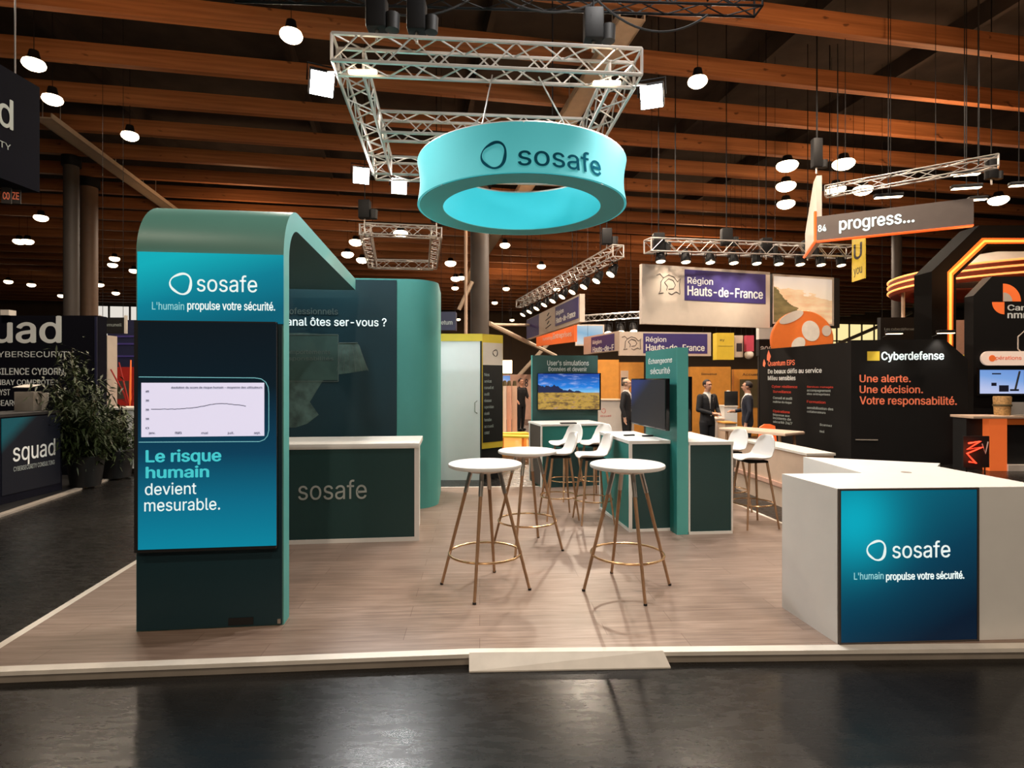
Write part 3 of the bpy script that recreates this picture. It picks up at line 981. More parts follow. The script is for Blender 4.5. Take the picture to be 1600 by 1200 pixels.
# black rigging over the truss: a dark bar and the slack power cables
rg_ = c1.lerp(c2, 0.5)
for i, (da, db, dz, sag, lb) in enumerate(((-1.9, -0.2, 1.15, 0.35, 'slack black cable drooping between the hoists over the truss, near its left corner'), (-0.4, 1.6, 1.3, 0.45, 'slack black cable drooping above the middle of the near truss side'),
                                          (1.2, 2.6, 0.9, 0.3, 'slack black cable running off the near right corner of the truss'))):
    A_, B_ = rg_ + V((da, 0.25, dz)), rg_ + V((db, 0.45, dz * 0.9))
    pts = [A_.lerp(B_, k / 14) - V((0, 0, sag * 4 * (k / 14) * (1 - k / 14))) for k in range(15)]
    tag(MB().tube(pts, 0.013, 6).build('power_cable', 'black'), lb, 'cable')
A_, B_ = rg_ + V((-3.2, 0.6, 1.25)), rg_ + V((3.4, 0.9, 1.25))
bt = thing('rigging_bar', 'black rigging truss hung level above the near side of the aluminium truss', 'rigging', (0, 0, 0))
truss_beam(MB(), A_, B_, 0.22, 0.4, 0.018, 0.009, 5).build('bar', 'metalblack', bt)
for q in (0.1, 0.5, 0.9):
    p = A_.lerp(B_, q)
    MB().tube([p, (p.x, p.y, 10.69)], 0.012, 5).build('hanging_wire', 'metalblack', bt)

# ------------------------------------------------------------------ bar tables
def bar_table(px, py, rz, label, dia, ht=1.0, legs=4):
    c = gp(px, py, PZ + ht)
    t = thing('bar_table', label, 'bar table', (c.x, c.y, PZ), R(rz), 'round white bar tables')
    r = dia / 2
    t.scale = (1, 1, ht)
    MB().lathe([(0, 0.965), (r - 0.02, 0.965), (r - 0.004, 0.972), (r, 0.985), (r - 0.004, 0.996), (r - 0.012, 1.0), (0, 1.0)], n=64).build('tabletop', 'white', t)
    MB().lathe([(0, 0.93), (0.13, 0.93), (0.15, 0.965), (0, 0.965)], n=24).build('hub', 'chrome', t)
    for k in range(legs):
        a = 2 * PI * k / legs
        d = V((math.cos(a), math.sin(a), 0))
        top, bot = d * 0.115 + V((0, 0, 0.95)), d * 0.37
        lg = MB().tube([top, bot], 0.016, 10, 0.012).build('leg', 'legwood', t)
        q = top.lerp(bot, 0.2)
        MB().tube([top + d * 0.0, q], 0.0185, 10, 0.018).build('sleeve', 'chrome', lg)
        MB().tube([bot + V((0, 0, 0.015)), bot], 0.0145, 8).build('foot_cap', 'black', lg)
    rr = 0.115 + 0.255 * (0.95 - 0.28) / 0.95
    MB().tube([(rr * math.cos(2 * PI * k / 48), rr * math.sin(2 * PI * k / 48), 0.28) for k in range(48)], 0.009, 8, closed=True).build('footrest_ring', 'brass', t)
    return t
bar_table(758, 723, -100, 'round white bar table standing nearest the arch, in front of the other left one', 0.605, 1.022)
bar_table(824, 703, -20, 'round white bar table farthest back, in front of the far demo counter', 0.60, 0.99)
bar_table(980, 724, 10, 'round white bar table standing in front of the tall green partition', 0.61, 1.02)

# ------------------------------------------------------------------ bar stools
def shell_mesh():
    prof = [(-0.20, 0.775, 0.15), (-0.17, 0.795, 0.18), (-0.08, 0.79, 0.205), (0.03, 0.782, 0.21), (0.11, 0.79, 0.21), (0.165, 0.83, 0.205),
            (0.195, 0.90, 0.195), (0.21, 0.97, 0.18), (0.22, 1.03, 0.15), (0.222, 1.06, 0.10)]
    bm = bmesh.new()
    rows = []
    n = 10
    for i, (y, z, w) in enumerate(prof):
        row = []
        for j in range(n + 1):
            s = -1 + 2 * j / n
            e = abs(s) ** 3
            up = 0.035 * e if i < 6 else 0.0
            fw = 0.0 if i < 5 else -0.055 * e
            row.append(bm.verts.new((s * w, y + fw, z + up - (0.02 * e if i > 7 else 0))))
        rows.append(row)
    for a, b in zip(rows, rows[1:]):
        for j in range(n):
            f = bm.faces.new((a[j], a[j + 1], b[j + 1], b[j]))
            f.smooth = True
    me = bpy.data.meshes.new('shell_seat')
    bm.to_mesh(me)
    bm.free()
    me.materials.append(M['shell'])
    return me
SHELL = shell_mesh()
def stool(loc, rz, label, z0=PZ):
    t = thing('bar_stool', label, 'bar stool', (loc[0], loc[1], z0), R(rz), 'white shell bar stools')
    s = link('shell_seat', SHELL, t)
    so = s.modifiers.new('solid', 'SOLIDIFY')
    so.thickness = 0.012
    sb = s.modifiers.new('sub', 'SUBSURF')
    sb.levels = sb.render_levels = 1
    MB().box(-0.13, 0.13, -0.13, 0.12, 0.745, 0.772, 0.01).build('seat_mount', 'metalblack', t)
    for sx in (-1, 1):
        for sy in (-1, 1):
            MB().tube([(sx * 0.11, sy * 0.11, 0.755), (sx * 0.21, sy * 0.20, 0.0)], 0.015, 8, 0.011).build('leg', 'legwood', t)
    q = 0.11 + 0.10 * (0.755 - 0.27) / 0.755
    MB().tube([(q * 1.35 * math.cos(2 * PI * k / 32), q * 1.32 * math.sin(2 * PI * k / 32), 0.27) for k in range(32)], 0.008, 6, closed=True).build('footrest_ring', 'brass', t)
    return t
stool(at(884, 700, 8.30), -58, 'white shell bar stool tucked under the near end of the far demo counter')
stool(at(930, 698, 8.35), -58, 'white shell bar stool tucked under the far demo counter beside the front island')
stool(at(873, 730, 7.15), -80, 'white shell bar stool turned sideways behind the back bar table')
stool(at(927, 740, 6.95), -82, 'white shell bar stool seen edge-on against the green flank of the front island')
stool(at(1138, 700, 7.55), -75, 'white shell bar stool half hidden behind the far end of the dark island counter')
stool(at(1176, 720, 6.75), -80, 'white shell bar stool in the open right of the dark island counter')

# ------------------------------------------------------------------ demo counter far
fA = at(847, 700, 9.1)
far = thing('demo_counter', 'teal fronted white demo counter far back under the landscape television', 'demo counter', (fA.x, fA.y, PZ), R(13))
MB().box(0, 1.06, 0.0, 0.70, 0.0, 0.97).build('carcass', 'teal', far)
MB().box(-0.02, 1.08, -0.02, 0.80, 0.97, 1.0).build('worktop', 'white', far)
MB().box(-0.02, 0.0, -0.02, 0.02, 0, 0.97).build('edge_post', 'white', far)
MB().box(-0.02, 0.0, 0.70, 0.74, 0, 0.97).build('edge_post', 'white', far)
MB().box(-0.012, 0.0, 0.02, 0.70, 0.02, 0.97).build('side_panel', 'bark', far)
MB().box(0.02, 1.04, -0.006, 0.0, 0.0, 0.62).build('recess_shade_panel', 'dark', far)  # dark sheet standing in for the shaded recess and stool shadows
fp = thing('demo_partition', 'dark teal partition behind the far counter carrying the landscape television', 'partition', at(832, 600, 10.22), BZ)
fp.location.z = PZ
w_, z_ = pix(fp, 934, 555.5)
MB().box(0, w_, 0, 0.10, 0, z_).build('board', 'green', fp)
MB().box(-0.012, 0, -0.002, 0.10, 0, z_).build('edge_strip', 'mint', fp)
tpx("User's simulations", fp, 855, 920, 571, 563, 'textwhite', -0.001, 0.01)
tpx('Données et devenir', fp, 857, 917, 580, 573, 'textwhite', -0.001, 0.01)
tv = thing('television', 'television showing a blue sky landscape on the far teal partition', 'television', V(fp.location) + V((math.sin(BZ), -math.cos(BZ), 0)) * 0.0, BZ)
tv.location.z = PZ
def tvp(T, px0, py0, px1, py1, scr, y):
    panel(T, px0, py0, px1, py1, 'blackgloss', 'casing', y, 0.045)
    panel(T, px0 + 1.2, py0 + 1, px1 - 1.4, py1 - 1.2, scr, 'screen', y - 0.046, 0.003)
    x, z = pix(T, (px0 + px1) / 2, (py0 + py1) / 2, y)
    MB().box(x - 0.12, x + 0.12, y, 0.0, z - 0.1, z + 0.1).build('wall_mount', 'metalblack', T)
tvp(tv, 839.5, 583, 938, 641, 'landscape', -0.04)
o = MB().box(-0.13, 0.13, -0.05, 0.05, 0, 0.02, 0.006).build('keyboard', 'black')
o.location = V(at(888, 659, 9.25)); o.location.z = PZ + 1.0
o.rotation_euler = (0, 0, R(8))
tag(o, 'small black keyboard on the far white demo counter', 'keyboard')

# ------------------------------------------------------------------ demo island with the tall partition
IZ = R(7.5)
iA = gp(985, 831, PZ)
isl = thing('island_counter', 'white topped demo counter left of the tall teal partition', 'demo counter', iA, IZ)
pA = gp(1057.5, 835.5, PZ)
xr = (pA - iA).dot(V((math.cos(IZ), math.sin(IZ), 0))) - 0.003
MB().box(0, xr, 0.0, 1.15, 0.0, 0.985).build('carcass', 'dark', isl)
MB().box(-0.006, 0, 0.03, 1.13, 0.03, 0.985).build('side_panel', 'teal', isl)
MB().box(-0.02, xr, -0.02, 1.17, 0.985, 1.02).build('worktop', 'white', isl)
MB().box(-0.02, 0.015, -0.02, 0.0, 0.0, 0.985).build('edge_post', 'white', isl)
MB().box(-0.02, 0.0, 1.14, 1.17, 0.0, 0.985).build('edge_post', 'white', isl)
MB().box(-0.02, -0.005, 0.0, 1.14, 0.0, 0.03).build('plinth', 'white', isl)
MB().box(0.015, xr, -0.012, 0.0, 0.0, 0.03).build('plinth', 'white', isl)
pA = gp(1057.5, 835.5, PZ)
par = thing('tall_partition', 'tall teal partition wall rising between the two dark island counters', 'partition', pA, IZ)
pw, pz = pix(par, 1075, 543)
MB().box(0, pw, 0, 0.95, 0, pz).build('board', 'teal', par)
MB().box(0, pw, -0.006, 0, 0, pz).build('front_edge', 'mint', par)
# writing on its left face
def face_text(s, y0, y1, z, h, m):
    pts, fcs, tw, th = text_mesh(s, 0.01)
    L = y1 - y0
    me = bpy.data.meshes.new('lettering')
    me.from_pydata([(-0.004 - p[2] * 0.3, y1 - p[0] * L / tw, z + p[1] * h / th) for p in pts], [], fcs)
    me.materials.append(M[m])
    link('lettering', me, par)
face_text('Échangeons', 0.12, 0.84, 1.90, 0.075, 'textwhite')
face_text('sécurité', 0.18, 0.78, 1.775, 0.075, 'textwhite')
rgA = gp(1076, 835, PZ)
ri = thing('island_counter', 'white topped dark demo counter on the stool side of the tall teal partition', 'demo counter', rgA, R(5.5))
xr, _ = pix(ri, 1144, 800)
MB().box(0.0, xr, 0, 1.15, 0, 0.985).build('carcass', 'dark', ri)
MB().box(0.0, xr + 0.01, -0.015, 1.17, 0.985, 1.02).build('worktop', 'white', ri)
MB().box(0, xr, -0.012, 0, 0, 0.03).build('plinth', 'white', ri)
MB().box(-0.005, 0.014, -0.012, 0, 0.03, 0.985).build('edge_post', 'white', ri)
MB().box(xr - 0.014, xr + 0.004, -0.012, 0, 0.03, 0.985).build('edge_post', 'white', ri)
# televisions on both faces of the partition
def side_tv(T, x0, ya, yb, z0, z1, scr, sgn, label):
    t = thing('television', label, 'television', T.location, T.rotation_euler[2])
    b = MB().box(min(x0, x0 + 0.05 * sgn), max(x0, x0 + 0.05 * sgn), ya, yb, z0, z1, 0.006)
    b.build('casing', 'blackgloss', t)
    s = x0 + 0.05 * sgn
    MB().box(min(s, s + 0.004 * sgn), max(s, s + 0.004 * sgn), ya + 0.015, yb - 0.015, z0 + 0.015, z1 - 0.015).build('screen', scr, t)
    m = sorted((0.0 if sgn < 0 else pw, x0))
    MB().box(m[0], m[1], (ya + yb) / 2 - 0.1, (ya + yb) / 2 + 0.1, (z0 + z1) / 2 - 0.1, (z0 + z1) / 2 + 0.1).build('wall_mount', 'metalblack', t)
side_tv(par, -0.07, 0.02, 1.15, 1.14, 1.72, 'tvdark', -1, 'dark television mounted on the left face of the tall teal partition')
side_tv(par, pw + 0.07, 0.15, 1.2, 1.12, 1.74, 'black', 1, 'black television seen edge-on behind the tall teal partition')
for px, py, lb in ((1012, 676, 'small black remote on the white top below the dark television'), (983, 675, 'tiny black clicker at the back corner of the island counter')):
    o = MB().box(-0.07, 0.07, -0.02, 0.02, 0, 0.018, 0.005).build('remote_control', 'black')
    q = gp(px, py + 6, PZ + 1.02)
    o.location = q
    o.rotation_euler = (0, 0, R(20))
    tag(o, lb, 'remote control')

# ------------------------------------------------------------------ white counter, front
wA_ = gp(1308, 1006, PZ)
wc = thing('white_counter', 'large white counter with a lit teal panel at the platform corner', 'counter', wA_, R(3.2))
ox, oy = wA_.x, wA_.y
ca, sa = math.cos(R(3.2)), math.sin(R(3.2))
def toloc(p):
    d = V((p[0] - ox, p[1] - oy))
    return (d.x * ca + d.y * sa, -d.x * sa + d.y * ca)
dep = 0.60
Wd = 1.42
A = [(0, 0), (Wd, 0), (Wd, 0.9), (toloc((3.62, 4.87))), toloc((2.67, 5.28)), toloc((2.64, 4.50)), (-0.022 - 0.02, dep)]
MB().prism([A[0], A[1], (Wd, dep), (A[6][0], dep)], 0, 1.0).build('front_body', 'white', wc)
MB().prism([(A[5][0] , dep), (Wd, dep), (Wd, 0.9), A[3], A[4]], 0, 0.998).build('wing_body', 'white', wc)
fx0, _ = pix(wc, 1309, 900)
fx1, zt_ = pix(wc, 1527, 764)
_, zb_ = pix(wc, 1400, 1001)
b = MB()
b.band([(fx0, zb_ - 0.012), (fx1, zb_ - 0.012), (fx1, zt_ + 0.012), (fx0, zt_ + 0.012)], [(fx0 + 0.012, zb_), (fx1 - 0.012, zb_), (fx1 - 0.012, zt_), (fx0 + 0.012, zt_)], -0.016, 0)
b.build('panel_frame', 'bark', wc)
MB().box(fx0 + 0.012, fx1 - 0.012, -0.010, 0.0, zb_, zt_).build('lit_panel', 'ledfront', wc)
x, z = pix(wc, 1370, 860, -0.016)
logo(wc, x, z, 0.132, 'textlit', -0.014)
tpx('sosafe', wc, 1394, 1484, 871, 845, 'textlit', -0.014)
tpx("L'humain", wc, 1334, 1380, 905, 894, 'textfaint', -0.014)
tpx('propulse votre sécurité.', wc, 1384, 1506, 905, 893, 'textlit', -0.014, 0.012)
o = MB().lathe([(0, 0), (0.035, 0), (0.035, 0.002), (0, 0.002)], n=16).build('cable_grommet', 'greytrim', wc)
q = gp(1416, 738, PZ + 1.0)
o.location = (*toloc((q.x, q.y)), 1.0)

# ================================================================== NEIGHBOURING STANDS
def sign(A, DA, B, DB, py0, py1, th, m, name, label, cat, wires=True, frame=None, group=None):
    """an upright board between photo columns A (at depth DA) and B (at depth DB); py0, py1 are its top and bottom at A"""
    a, b = at(A, py1, DA), at(B, py1, DB)
    top = at(A, py0, DA).z
    w, rz = between(a, b)
    t = thing(name, label, cat, a, rz, group)
    h = top - a.z
    MB().box(0, w, 0, th, 0, h).build('board', m, t)
    if wires:
        for q in (0.08, 0.92):
            MB().tube([(w * q, th / 2, h), (w * q, th / 2, 10.69 - a.z)], 0.005, 5).build('suspension_wire', 'metalblack', t)
    return t, w, h
def wall(A, DA, B, DB, top, th, m, name, label, cat, bottom=0.0, poly=None):
    a, b = at(A, 600, DA), at(B, 600, DB)
    a.z = bottom
    w, rz = between(a, b)
    t = thing(name, label, cat, a, rz)
    h = at(A, top, DA).z - bottom
    MB().box(0, w, 0, th, 0, h).build('board', m, t)
    return t, w, h

# ------------------------------------------------------------------ squad stand
t, w, h = wall(-260, 10.6, 152, 10.6, 493, 0.25, 'squadwall', 'lettered_wall', 'black stand wall lettered in white, behind the leafy plant', 'stand wall')
sx0, _ = pix(t, 96.5, 535)
text('squad', t, sx0 - 2.16, pix(t, 50, 535)[1], 2.16, 0.49, 'textwhite', -0.003, 0.016)
def sq(s, px0, px1, b, tp, m='textwhite', bold=0.012):
    tpx(s, t, px0, px1, b, tp, m, 0.0, bold)
sq('CYBERSECURITY', -14, 116, 558, 549, bold=0.0)
sq('RESILENCE CYBORN,', -20, 103, 585.5, 575)
sq('PENBAY COMPROTE', -17, 84, 601.5, 593)
sq('ANALYST', -24, 16, 617.5, 608)
sq('RESEARC:', -18, 31, 634, 625)
MB().box(pix(t, 148.5, 560)[0], pix(t, 152, 560)[0], -0.012, 0.0, 0.02, h - 0.02).build('end_strip', 'navy', t)
MB().box(pix(t, 5, 490)[0], pix(t, 18, 490)[0], -0.06, 0.10, h, h + 0.10).build('spot_fitting', 'whitetrim', t)
# its platform strip and counter
pa, pb = gp(0, 809, 0.0), gp(213, 736, 0.0)
w_, rz_ = between(pa, pb)
sp = thing('stand_edge', 'pale floor edging strip along the black-walled stand beside the aisle', 'floor edging', (pa.x, pa.y, 0), rz_)
MB().box(-2.6, w_ + 1.0, 0.0, 0.10, 0.0, 0.03).build('strip', 'greytrim', sp)
MB().box(-2.6, w_ + 1.0, 0.10, 3.6, 0.0, 0.026).build('carpet', 'black', sp)
ca_, cb_ = at(-45, 700, 7.60), at(97, 700, 9.15)
w_, rz_ = between(ca_, cb_)
sc = thing('black_counter', 'black counter with a teal glow near its top corner, by the leafy plant', 'counter', (ca_.x, ca_.y, 0.03), rz_)
MB().box(0, w_, 0, 0.7, 0.0, 1.22).build('body', 'squadwall', sc)
MB().box(-0.02, w_ + 0.02, -0.02, 0.74, 1.22, 1.26).build('worktop', 'black', sc)
for q in (0.08, w_ - 0.08):
    MB().box(q - 0.03, q + 0.03, 0.03, 0.09, -0.03 + 0.03, 0.0 + 0.004).build('foot', 'black', sc)
sg = screen_mat('teal_corner_panel', [(0.0, (12, 12, 17)), (0.84, (13, 15, 20)), (1.0, (10, 78, 84))], 128, 0.9)
MB().box(pix(sc, 2, 700)[0], w_ - 0.05, -0.012, 0.0, 0.12, 1.2).build('front_print', sg, sc)
tpx('squad', sc, 20, 86, 716, 689, 'textwhite', -0.013, 0.004)
tpx('CYBERSECURITY CONSULTING', sc, 21, 85, 731, 724, 'textgrey', -0.013, 0.0)
def on_counter(px, D, T_=sc, z=1.29):
    p = at(px, 640, D)
    return V((p.x, p.y, z))
bx = thing('carton_box', 'grey carton with an open lid standing on the black counter with the teal glow', 'box', on_counter(44, 9.05), R(12))
MB().box(-0.13, 0.13, -0.11, 0.11, 0, 0.30, 0.004).build('carton', 'greytrim', bx)
lid = MB().box(-0.14, 0.14, 0, 0.20, 0, 0.01)
lid = lid.build('lid', 'whitetrim', bx); lid.location = (-0.04, -0.1, 0.36); lid.rotation_euler = (R(12), 0, R(-14))
br = MB()
br.prism([(-0.07, 0), (0.03, 0), (0.09, 0.14), (0.10, 0.28), (0.01, 0.28), (0.0, 0.14)], -0.015, 0.015, 'xz')
o = br.build('leaflet_holder', 'whitetrim')
o.location = on_counter(66, 9.2)
tag(o, 'white curved leaflet holder beside the grey carton on the black counter', 'leaflet holder')

# leafy plant
def plant(px, D, hgt, rad, n, label, z0=0.03):
    p = at(px, 700, D)
    t = thing('potted_plant', label, 'plant', (p.x, p.y, z0))
    MB().lathe([(0, 0), (0.21, 0), (0.27, 0.48), (0.25, 0.5), (0.23, 0.44), (0, 0.43)], n=24).build('pot', 'pot', t)
    rnd = random.Random(int(px))
    stems = []
    for k in range(11):
        a = rnd.uniform(0, 2 * PI)
        r = rnd.uniform(0.15, rad)
        hh = hgt * rnd.uniform(0.75, 1.0) if r < rad * 0.6 else hgt * rnd.uniform(0.5, 0.8)
        pts = [V((math.cos(a) * 0.06, math.sin(a) * 0.06, 0.42)), V((math.cos(a) * r * 0.35, math.sin(a) * r * 0.35, hh * 0.55)), V((math.cos(a) * r, math.sin(a) * r, hh))]
        MB().tube(pts, 0.012, 6, 0.004).build('stem', 'stem', t)
        stems.append(pts)
    b = MB()
    for k in range(n):
        pts = rnd.choice(stems)
        q = rnd.uniform(0.15, 1.0)
        c = pts[0].lerp(pts[1], q * 2) if q < 0.5 else pts[1].lerp(pts[2], q * 2 - 1)
        c = c + V((rnd.gauss(0, 0.12), rnd.gauss(0, 0.12), rnd.gauss(0, 0.08)))
        d = V((rnd.gauss(0, 1), rnd.gauss(0, 1), rnd.uniform(-0.9, 0.5))).normalized()
        s_ = d.cross(V((0, 0, 1))).normalized()
        L, wd = rnd.uniform(0.10, 0.20), rnd.uniform(0.012, 0.022)
        v = [b.bm.verts.new(x) for x in (c, c + d * L * 0.4 + s_ * wd, c + d * L + V((0, 0, -L * 0.3)), c + d * L * 0.4 - s_ * wd)]
        b._f(v)
    b.build('foliage', 'leaf', t)['kind'] = 'stuff'
    return t
plant(134, 9.5, 2.25, 0.62, 3400, 'bushy dark leafy plant in a dark pot at the end of the black-walled stand')
plant(183, 10.35, 1.35, 0.32, 900, 'lower leafy plant in a dark pot beside the black and white counter')
# hanging squad banner
a, b2 = at(-170, 285, 5.75), at(62, 301, 7.46)
a.z = b2.z = 4.20
w_, rz_ = between(a, b2)
sb = thing('hanging_banner', 'big hanging black banner with pale lettering, cut off by the frame edge', 'banner', a, rz_)
MB().box(0, w_, 0, 0.35, 0, 1.36).build('fabric', 'squadwall', sb)
for q in (0.1, 0.9):
    MB().tube([(w_ * q, 0.17, 1.36), (w_ * q, 0.17, 10.69 - 4.2)], 0.01, 5).build('suspension_wire', 'alu', sb)
x1, z1 = pix(sb, 20, 200)
text('squad', sb, x1 - 1.12, pix(sb, 10, 199)[1], 1.12, 0.36, 'textgrey', -0.003, 0.012)
x1, z1 = pix(sb, 16, 236)
text('CYBERSECURITY', sb, x1 - 0.98, z1, 0.98, 0.075, 'textgrey', -0.003)
for k, (px0, px1_) in enumerate(((2, 13), (17, 31))):
    a1 = at(px0, 317, 7.2 + k * 0.12)
    o = thing('exit_sign', ['small amber lettered plate hung under the banner, nearer the frame edge', 'small amber lettered plate hung under the banner, nearer its inner corner'][k], 'sign', a1, R(20))
    MB().box(0, 0.10, 0, 0.02, 0, 0.2).build('plate', 'bark', o)
    MB().tube([(0.05, 0.01, 0.2), (0.05, 0.01, 4.2 - a1.z)], 0.006, 5).build('hanger', 'metalblack', o)
    text('CO' if k == 0 else 'ZE', o, 0.015, 0.05, 0.07, 0.09, 'textorange', 0.0, 0.02)

# white-fronted counter past the plant, and what stands behind
t, w, h = wall(165, 10.9, 199, 10.9, 640, 0.6, 'black', 'side_counter', 'black counter with a white rounded-outline end panel half hidden by the arch', 'counter')
MB().box(-0.02, w + 0.28, -0.04, 0.64, h, h + 0.04).build('worktop', 'whitetrim', t)
MB().box(w, w + 0.24, -0.01, 0.6, 0.1, h).build('end_panel', 'white', t)
P = [(w + 0.20, 0.3), (w + 0.15, 0.34), (w + 0.13, 0.42), (w + 0.13, h - 0.2), (w + 0.15, h - 0.12), (w + 0.20, h - 0.08)]
MB().tube([(x, -0.014, z) for x, z in P], 0.008, 5).build('outline', 'black', t)
t, w, h = sign(156, 13.0, 194, 13.0, 496, 521, 0.06, 'black', 'small_sign', 'small black lettered sign between white posts past the black lettered wall', 'sign')
tpx('immunell', t, 161, 190, 510, 505, 'textgrey', 0.0)
for x in (-0.04, w):
    MB().box(x, x + 0.04, 0, 0.06, 0, h + 0.05).build('side_post', 'whitetrim', t)
t, w, h = wall(155, 12.2, 168, 12.2, 524, 0.3, 'cream', 'white_pillar_panel', 'narrow white upright panel with a rounded top beside the dark red stand', 'display panel')
t, w, h = wall(168, 16.0, 320, 16.0, 500, 0.3, 'navy', 'dark_red_wall', 'dark navy and red stand wall glimpsed between plant and arch', 'stand wall')
MB().box(0.02, w, -0.012, 0, 0.2, h * 0.62).build('red_band', 'red', t)
for i, z in enumerate((0.80, 0.86, 0.70)):
    MB().box(0.25, w * 0.5, -0.014, 0, h * z, h * z + 0.05).build('stripe', 'purple', t)
MB().box(0.1, 0.6, -0.02, 0, 1.25, 1.75).build('grey_poster', 'bark', t)
b = MB()
tr_ = thing('red_branch_ornament', 'tall red branching ornament standing behind the white-topped counter', 'ornament', at(203, 640, 12.3))
tr_.location.z = 0
zz = 2.1
MB().lathe([(0, 0), (0.16, 0), (0.16, 0.04), (0, 0.06)], n=16).build('base', 'red', tr_)
for i, (dx, dz) in enumerate(((-0.34, 2.0), (-0.2, 2.15), (0.02, 2.2), (0.2, 2.1), (0.32, 1.95))):
    MB().tube([(0, 0, 0.05), (0.02, 0, 1.1), (dx * 0.4, 0, 1.5), (dx, 0.05 * (i - 2), dz)], 0.03, 7, 0.014).build('branch', 'orangelit' if i == 2 else 'red', tr_)

# ------------------------------------------------------------------ yellow-topped white booth
t, w, h = wall(640, 10.2, 752, 10.2, 533, 0.15, 'boothwhite', 'white_booth', 'tall white booth with a yellow top band and a black text panel on its end', 'booth')
MB().box(0, w + 0.02, -0.01, 0.16, h, h + 0.13).build('top_band', 'yellow', t)
MB().box(w - 0.02, w + 0.01, -0.012, 0, 0.0, h).build('corner_post', 'black', t)
x, z = pix(t, 743, 636)
MB().tube([(x + 0.03, -0.01, z - 0.11), (x - 0.01, -0.05, z - 0.08), (x - 0.01, -0.05, z + 0.08), (x + 0.03, -0.01, z + 0.11)], 0.008, 6).build('door_handle', 'chrome', t)
MB().box(x - 0.95, x - 0.945, -0.002, 0.001, 0.0, h).build('door_joint', 'greytrim', t)
e = link('end_panel', None, t)
a = at(752, 600, 10.2); b2 = at(785, 600, 10.55)
we, re = between(a, b2)
e.location = (w + 0.01, 0.0, 0); e.rotation_euler = (0, 0, re)
MB().box(0, we, 0, 0.12, 0.55, h + 0.13).build('panel_frame', 'yellow', e)
MB().box(0.0, we, 0.02, 0.11, 0.0, 0.55).build('plinth', 'black', e)
MB().box(0.02, we - 0.01, -0.006, 0, 0.66, h - 0.42).build('text_panel', 'black', e)
MB().box(0.02, we - 0.01, -0.006, 0, h - 0.42, h - 0.02).build('head_panel', 'cream', e)
for i in range(10):
    text(['Nos', 'services', 'conseil et', 'audit', 'réseaux', 'supervision', 'sécurité', 'formation', 'accueil', 'contact'][i], e, 0.05, h - 0.62 - i * 0.115, 0.12 + 0.05 * (i % 3), 0.055, 'textgrey', -0.006)
logo(e, we * 0.62, h - 0.2, 0.12, 'textnight', -0.007)
sg_, w, h = sign(686, 14.0, 712, 14.0, 487, 516, 0.3, 'navy', 'dark_sign', 'small dark hanging sign between the mint wall end and the thick column', 'sign')
tpx('inetum', sg_, 683, 707, 507, 500, 'textgrey', 0.0, 0.02)
# small far truss behind the arch
ft = thing('small_truss', 'small square aluminium truss hanging far behind the arch', 'truss', (0, 0, 0))
fz = at(570, 368, 14.5).z
q1, q2, q3, q4 = at(570, 368, 14.5), at(682, 370, 14.8), at(676, 410, 19.0), at(582, 410, 18.8)
for p in (q1, q2, q3, q4):
    p.z = fz + 0.15
for a, b2 in ((q1, q2), (q2, q3), (q3, q4), (q4, q1)):
    truss_beam(MB(), a, b2, 0.26, 0.3, 0.02, 0.009, 5).build('truss_segment', 'alu', ft)
for p in (q3, q4):
    MB().tube([p, (p.x, p.y, 10.69)], 0.008, 5).build('suspension_wire', 'metalblack', ft)
hoist((q1.x, q1.y, fz + 0.42), 'black chain hoist on the left corner of the small far truss', s=1.1)
hoist((q2.x, q2.y, fz + 0.42), 'black chain hoist on the right corner of the small far truss', s=1.1)

# ------------------------------------------------------------------ region signs
t, w, h = sign(1003, 14.0, 1203, 15.1, 412, 506, 0.12, 'cream', 'region_sign', 'big hanging white Région Hauts-de-France sign with a violet panel', 'hanging sign')
RGN = t
panel(t, 1069.5, 429, 1196, 469, 'purple', 'violet_panel', -0.001, 0.01)
tpx('Région', t, 1074, 1114, 444, 433.5, 'textwhite', -0.011, 0.012)
tpx('Hauts-de-France', t, 1074, 1192, 464, 449.5, 'textwhite', -0.011, 0.02)
def map_mark(T, px0, px1, py0, py1, r=0.016):
    xa, za = pix(T, px0, py1, -0.01)
    xb, zb = pix(T, px1, py0, -0.01)
    S = [[(0.02, 0.9), (0.16, 0.98), (0.3, 0.8), (0.2, 0.62), (0.18, 0.2), (0.1, 0.08), (0.3, 0.12)], [(0.3, 0.8), (0.5, 0.95), (0.72, 0.86), (0.86, 0.66), (0.98, 0.82), (0.94, 0.56), (0.96, 0.1), (0.8, 0.2), (0.62, 0.06), (0.5, 0.14)],
         [(0.34, 0.6), (0.5, 0.78), (0.68, 0.72), (0.78, 0.5), (0.7, 0.34), (0.5, 0.3)], [(0.34, 0.6), (0.46, 0.42), (0.42, 0.24)]]
    b = MB()
    for pl in S:
        b.tube([(xa + (xb - xa) * u, -0.01, za + (zb - za) * v) for u, v in pl], r * 0.7, 5)
    b.build('map_emblem', 'textnight', T)
map_mark(t, 1025, 1064, 429, 461, 0.011)
t, w, h = sign(1206, 15.25, 1312, 15.9, 428, 509, 0.18, 'black', 'picture_screen', 'hanging beach picture screen in a dark frame beside the big Région sign', 'screen')
panel(t, 1207, 434, 1302.5, 506, 'cream', 'picture_frame', -0.001, 0.012)
panel(t, 1209, 437, 1300, 503, 'dune', 'picture', -0.0135, 0.004)
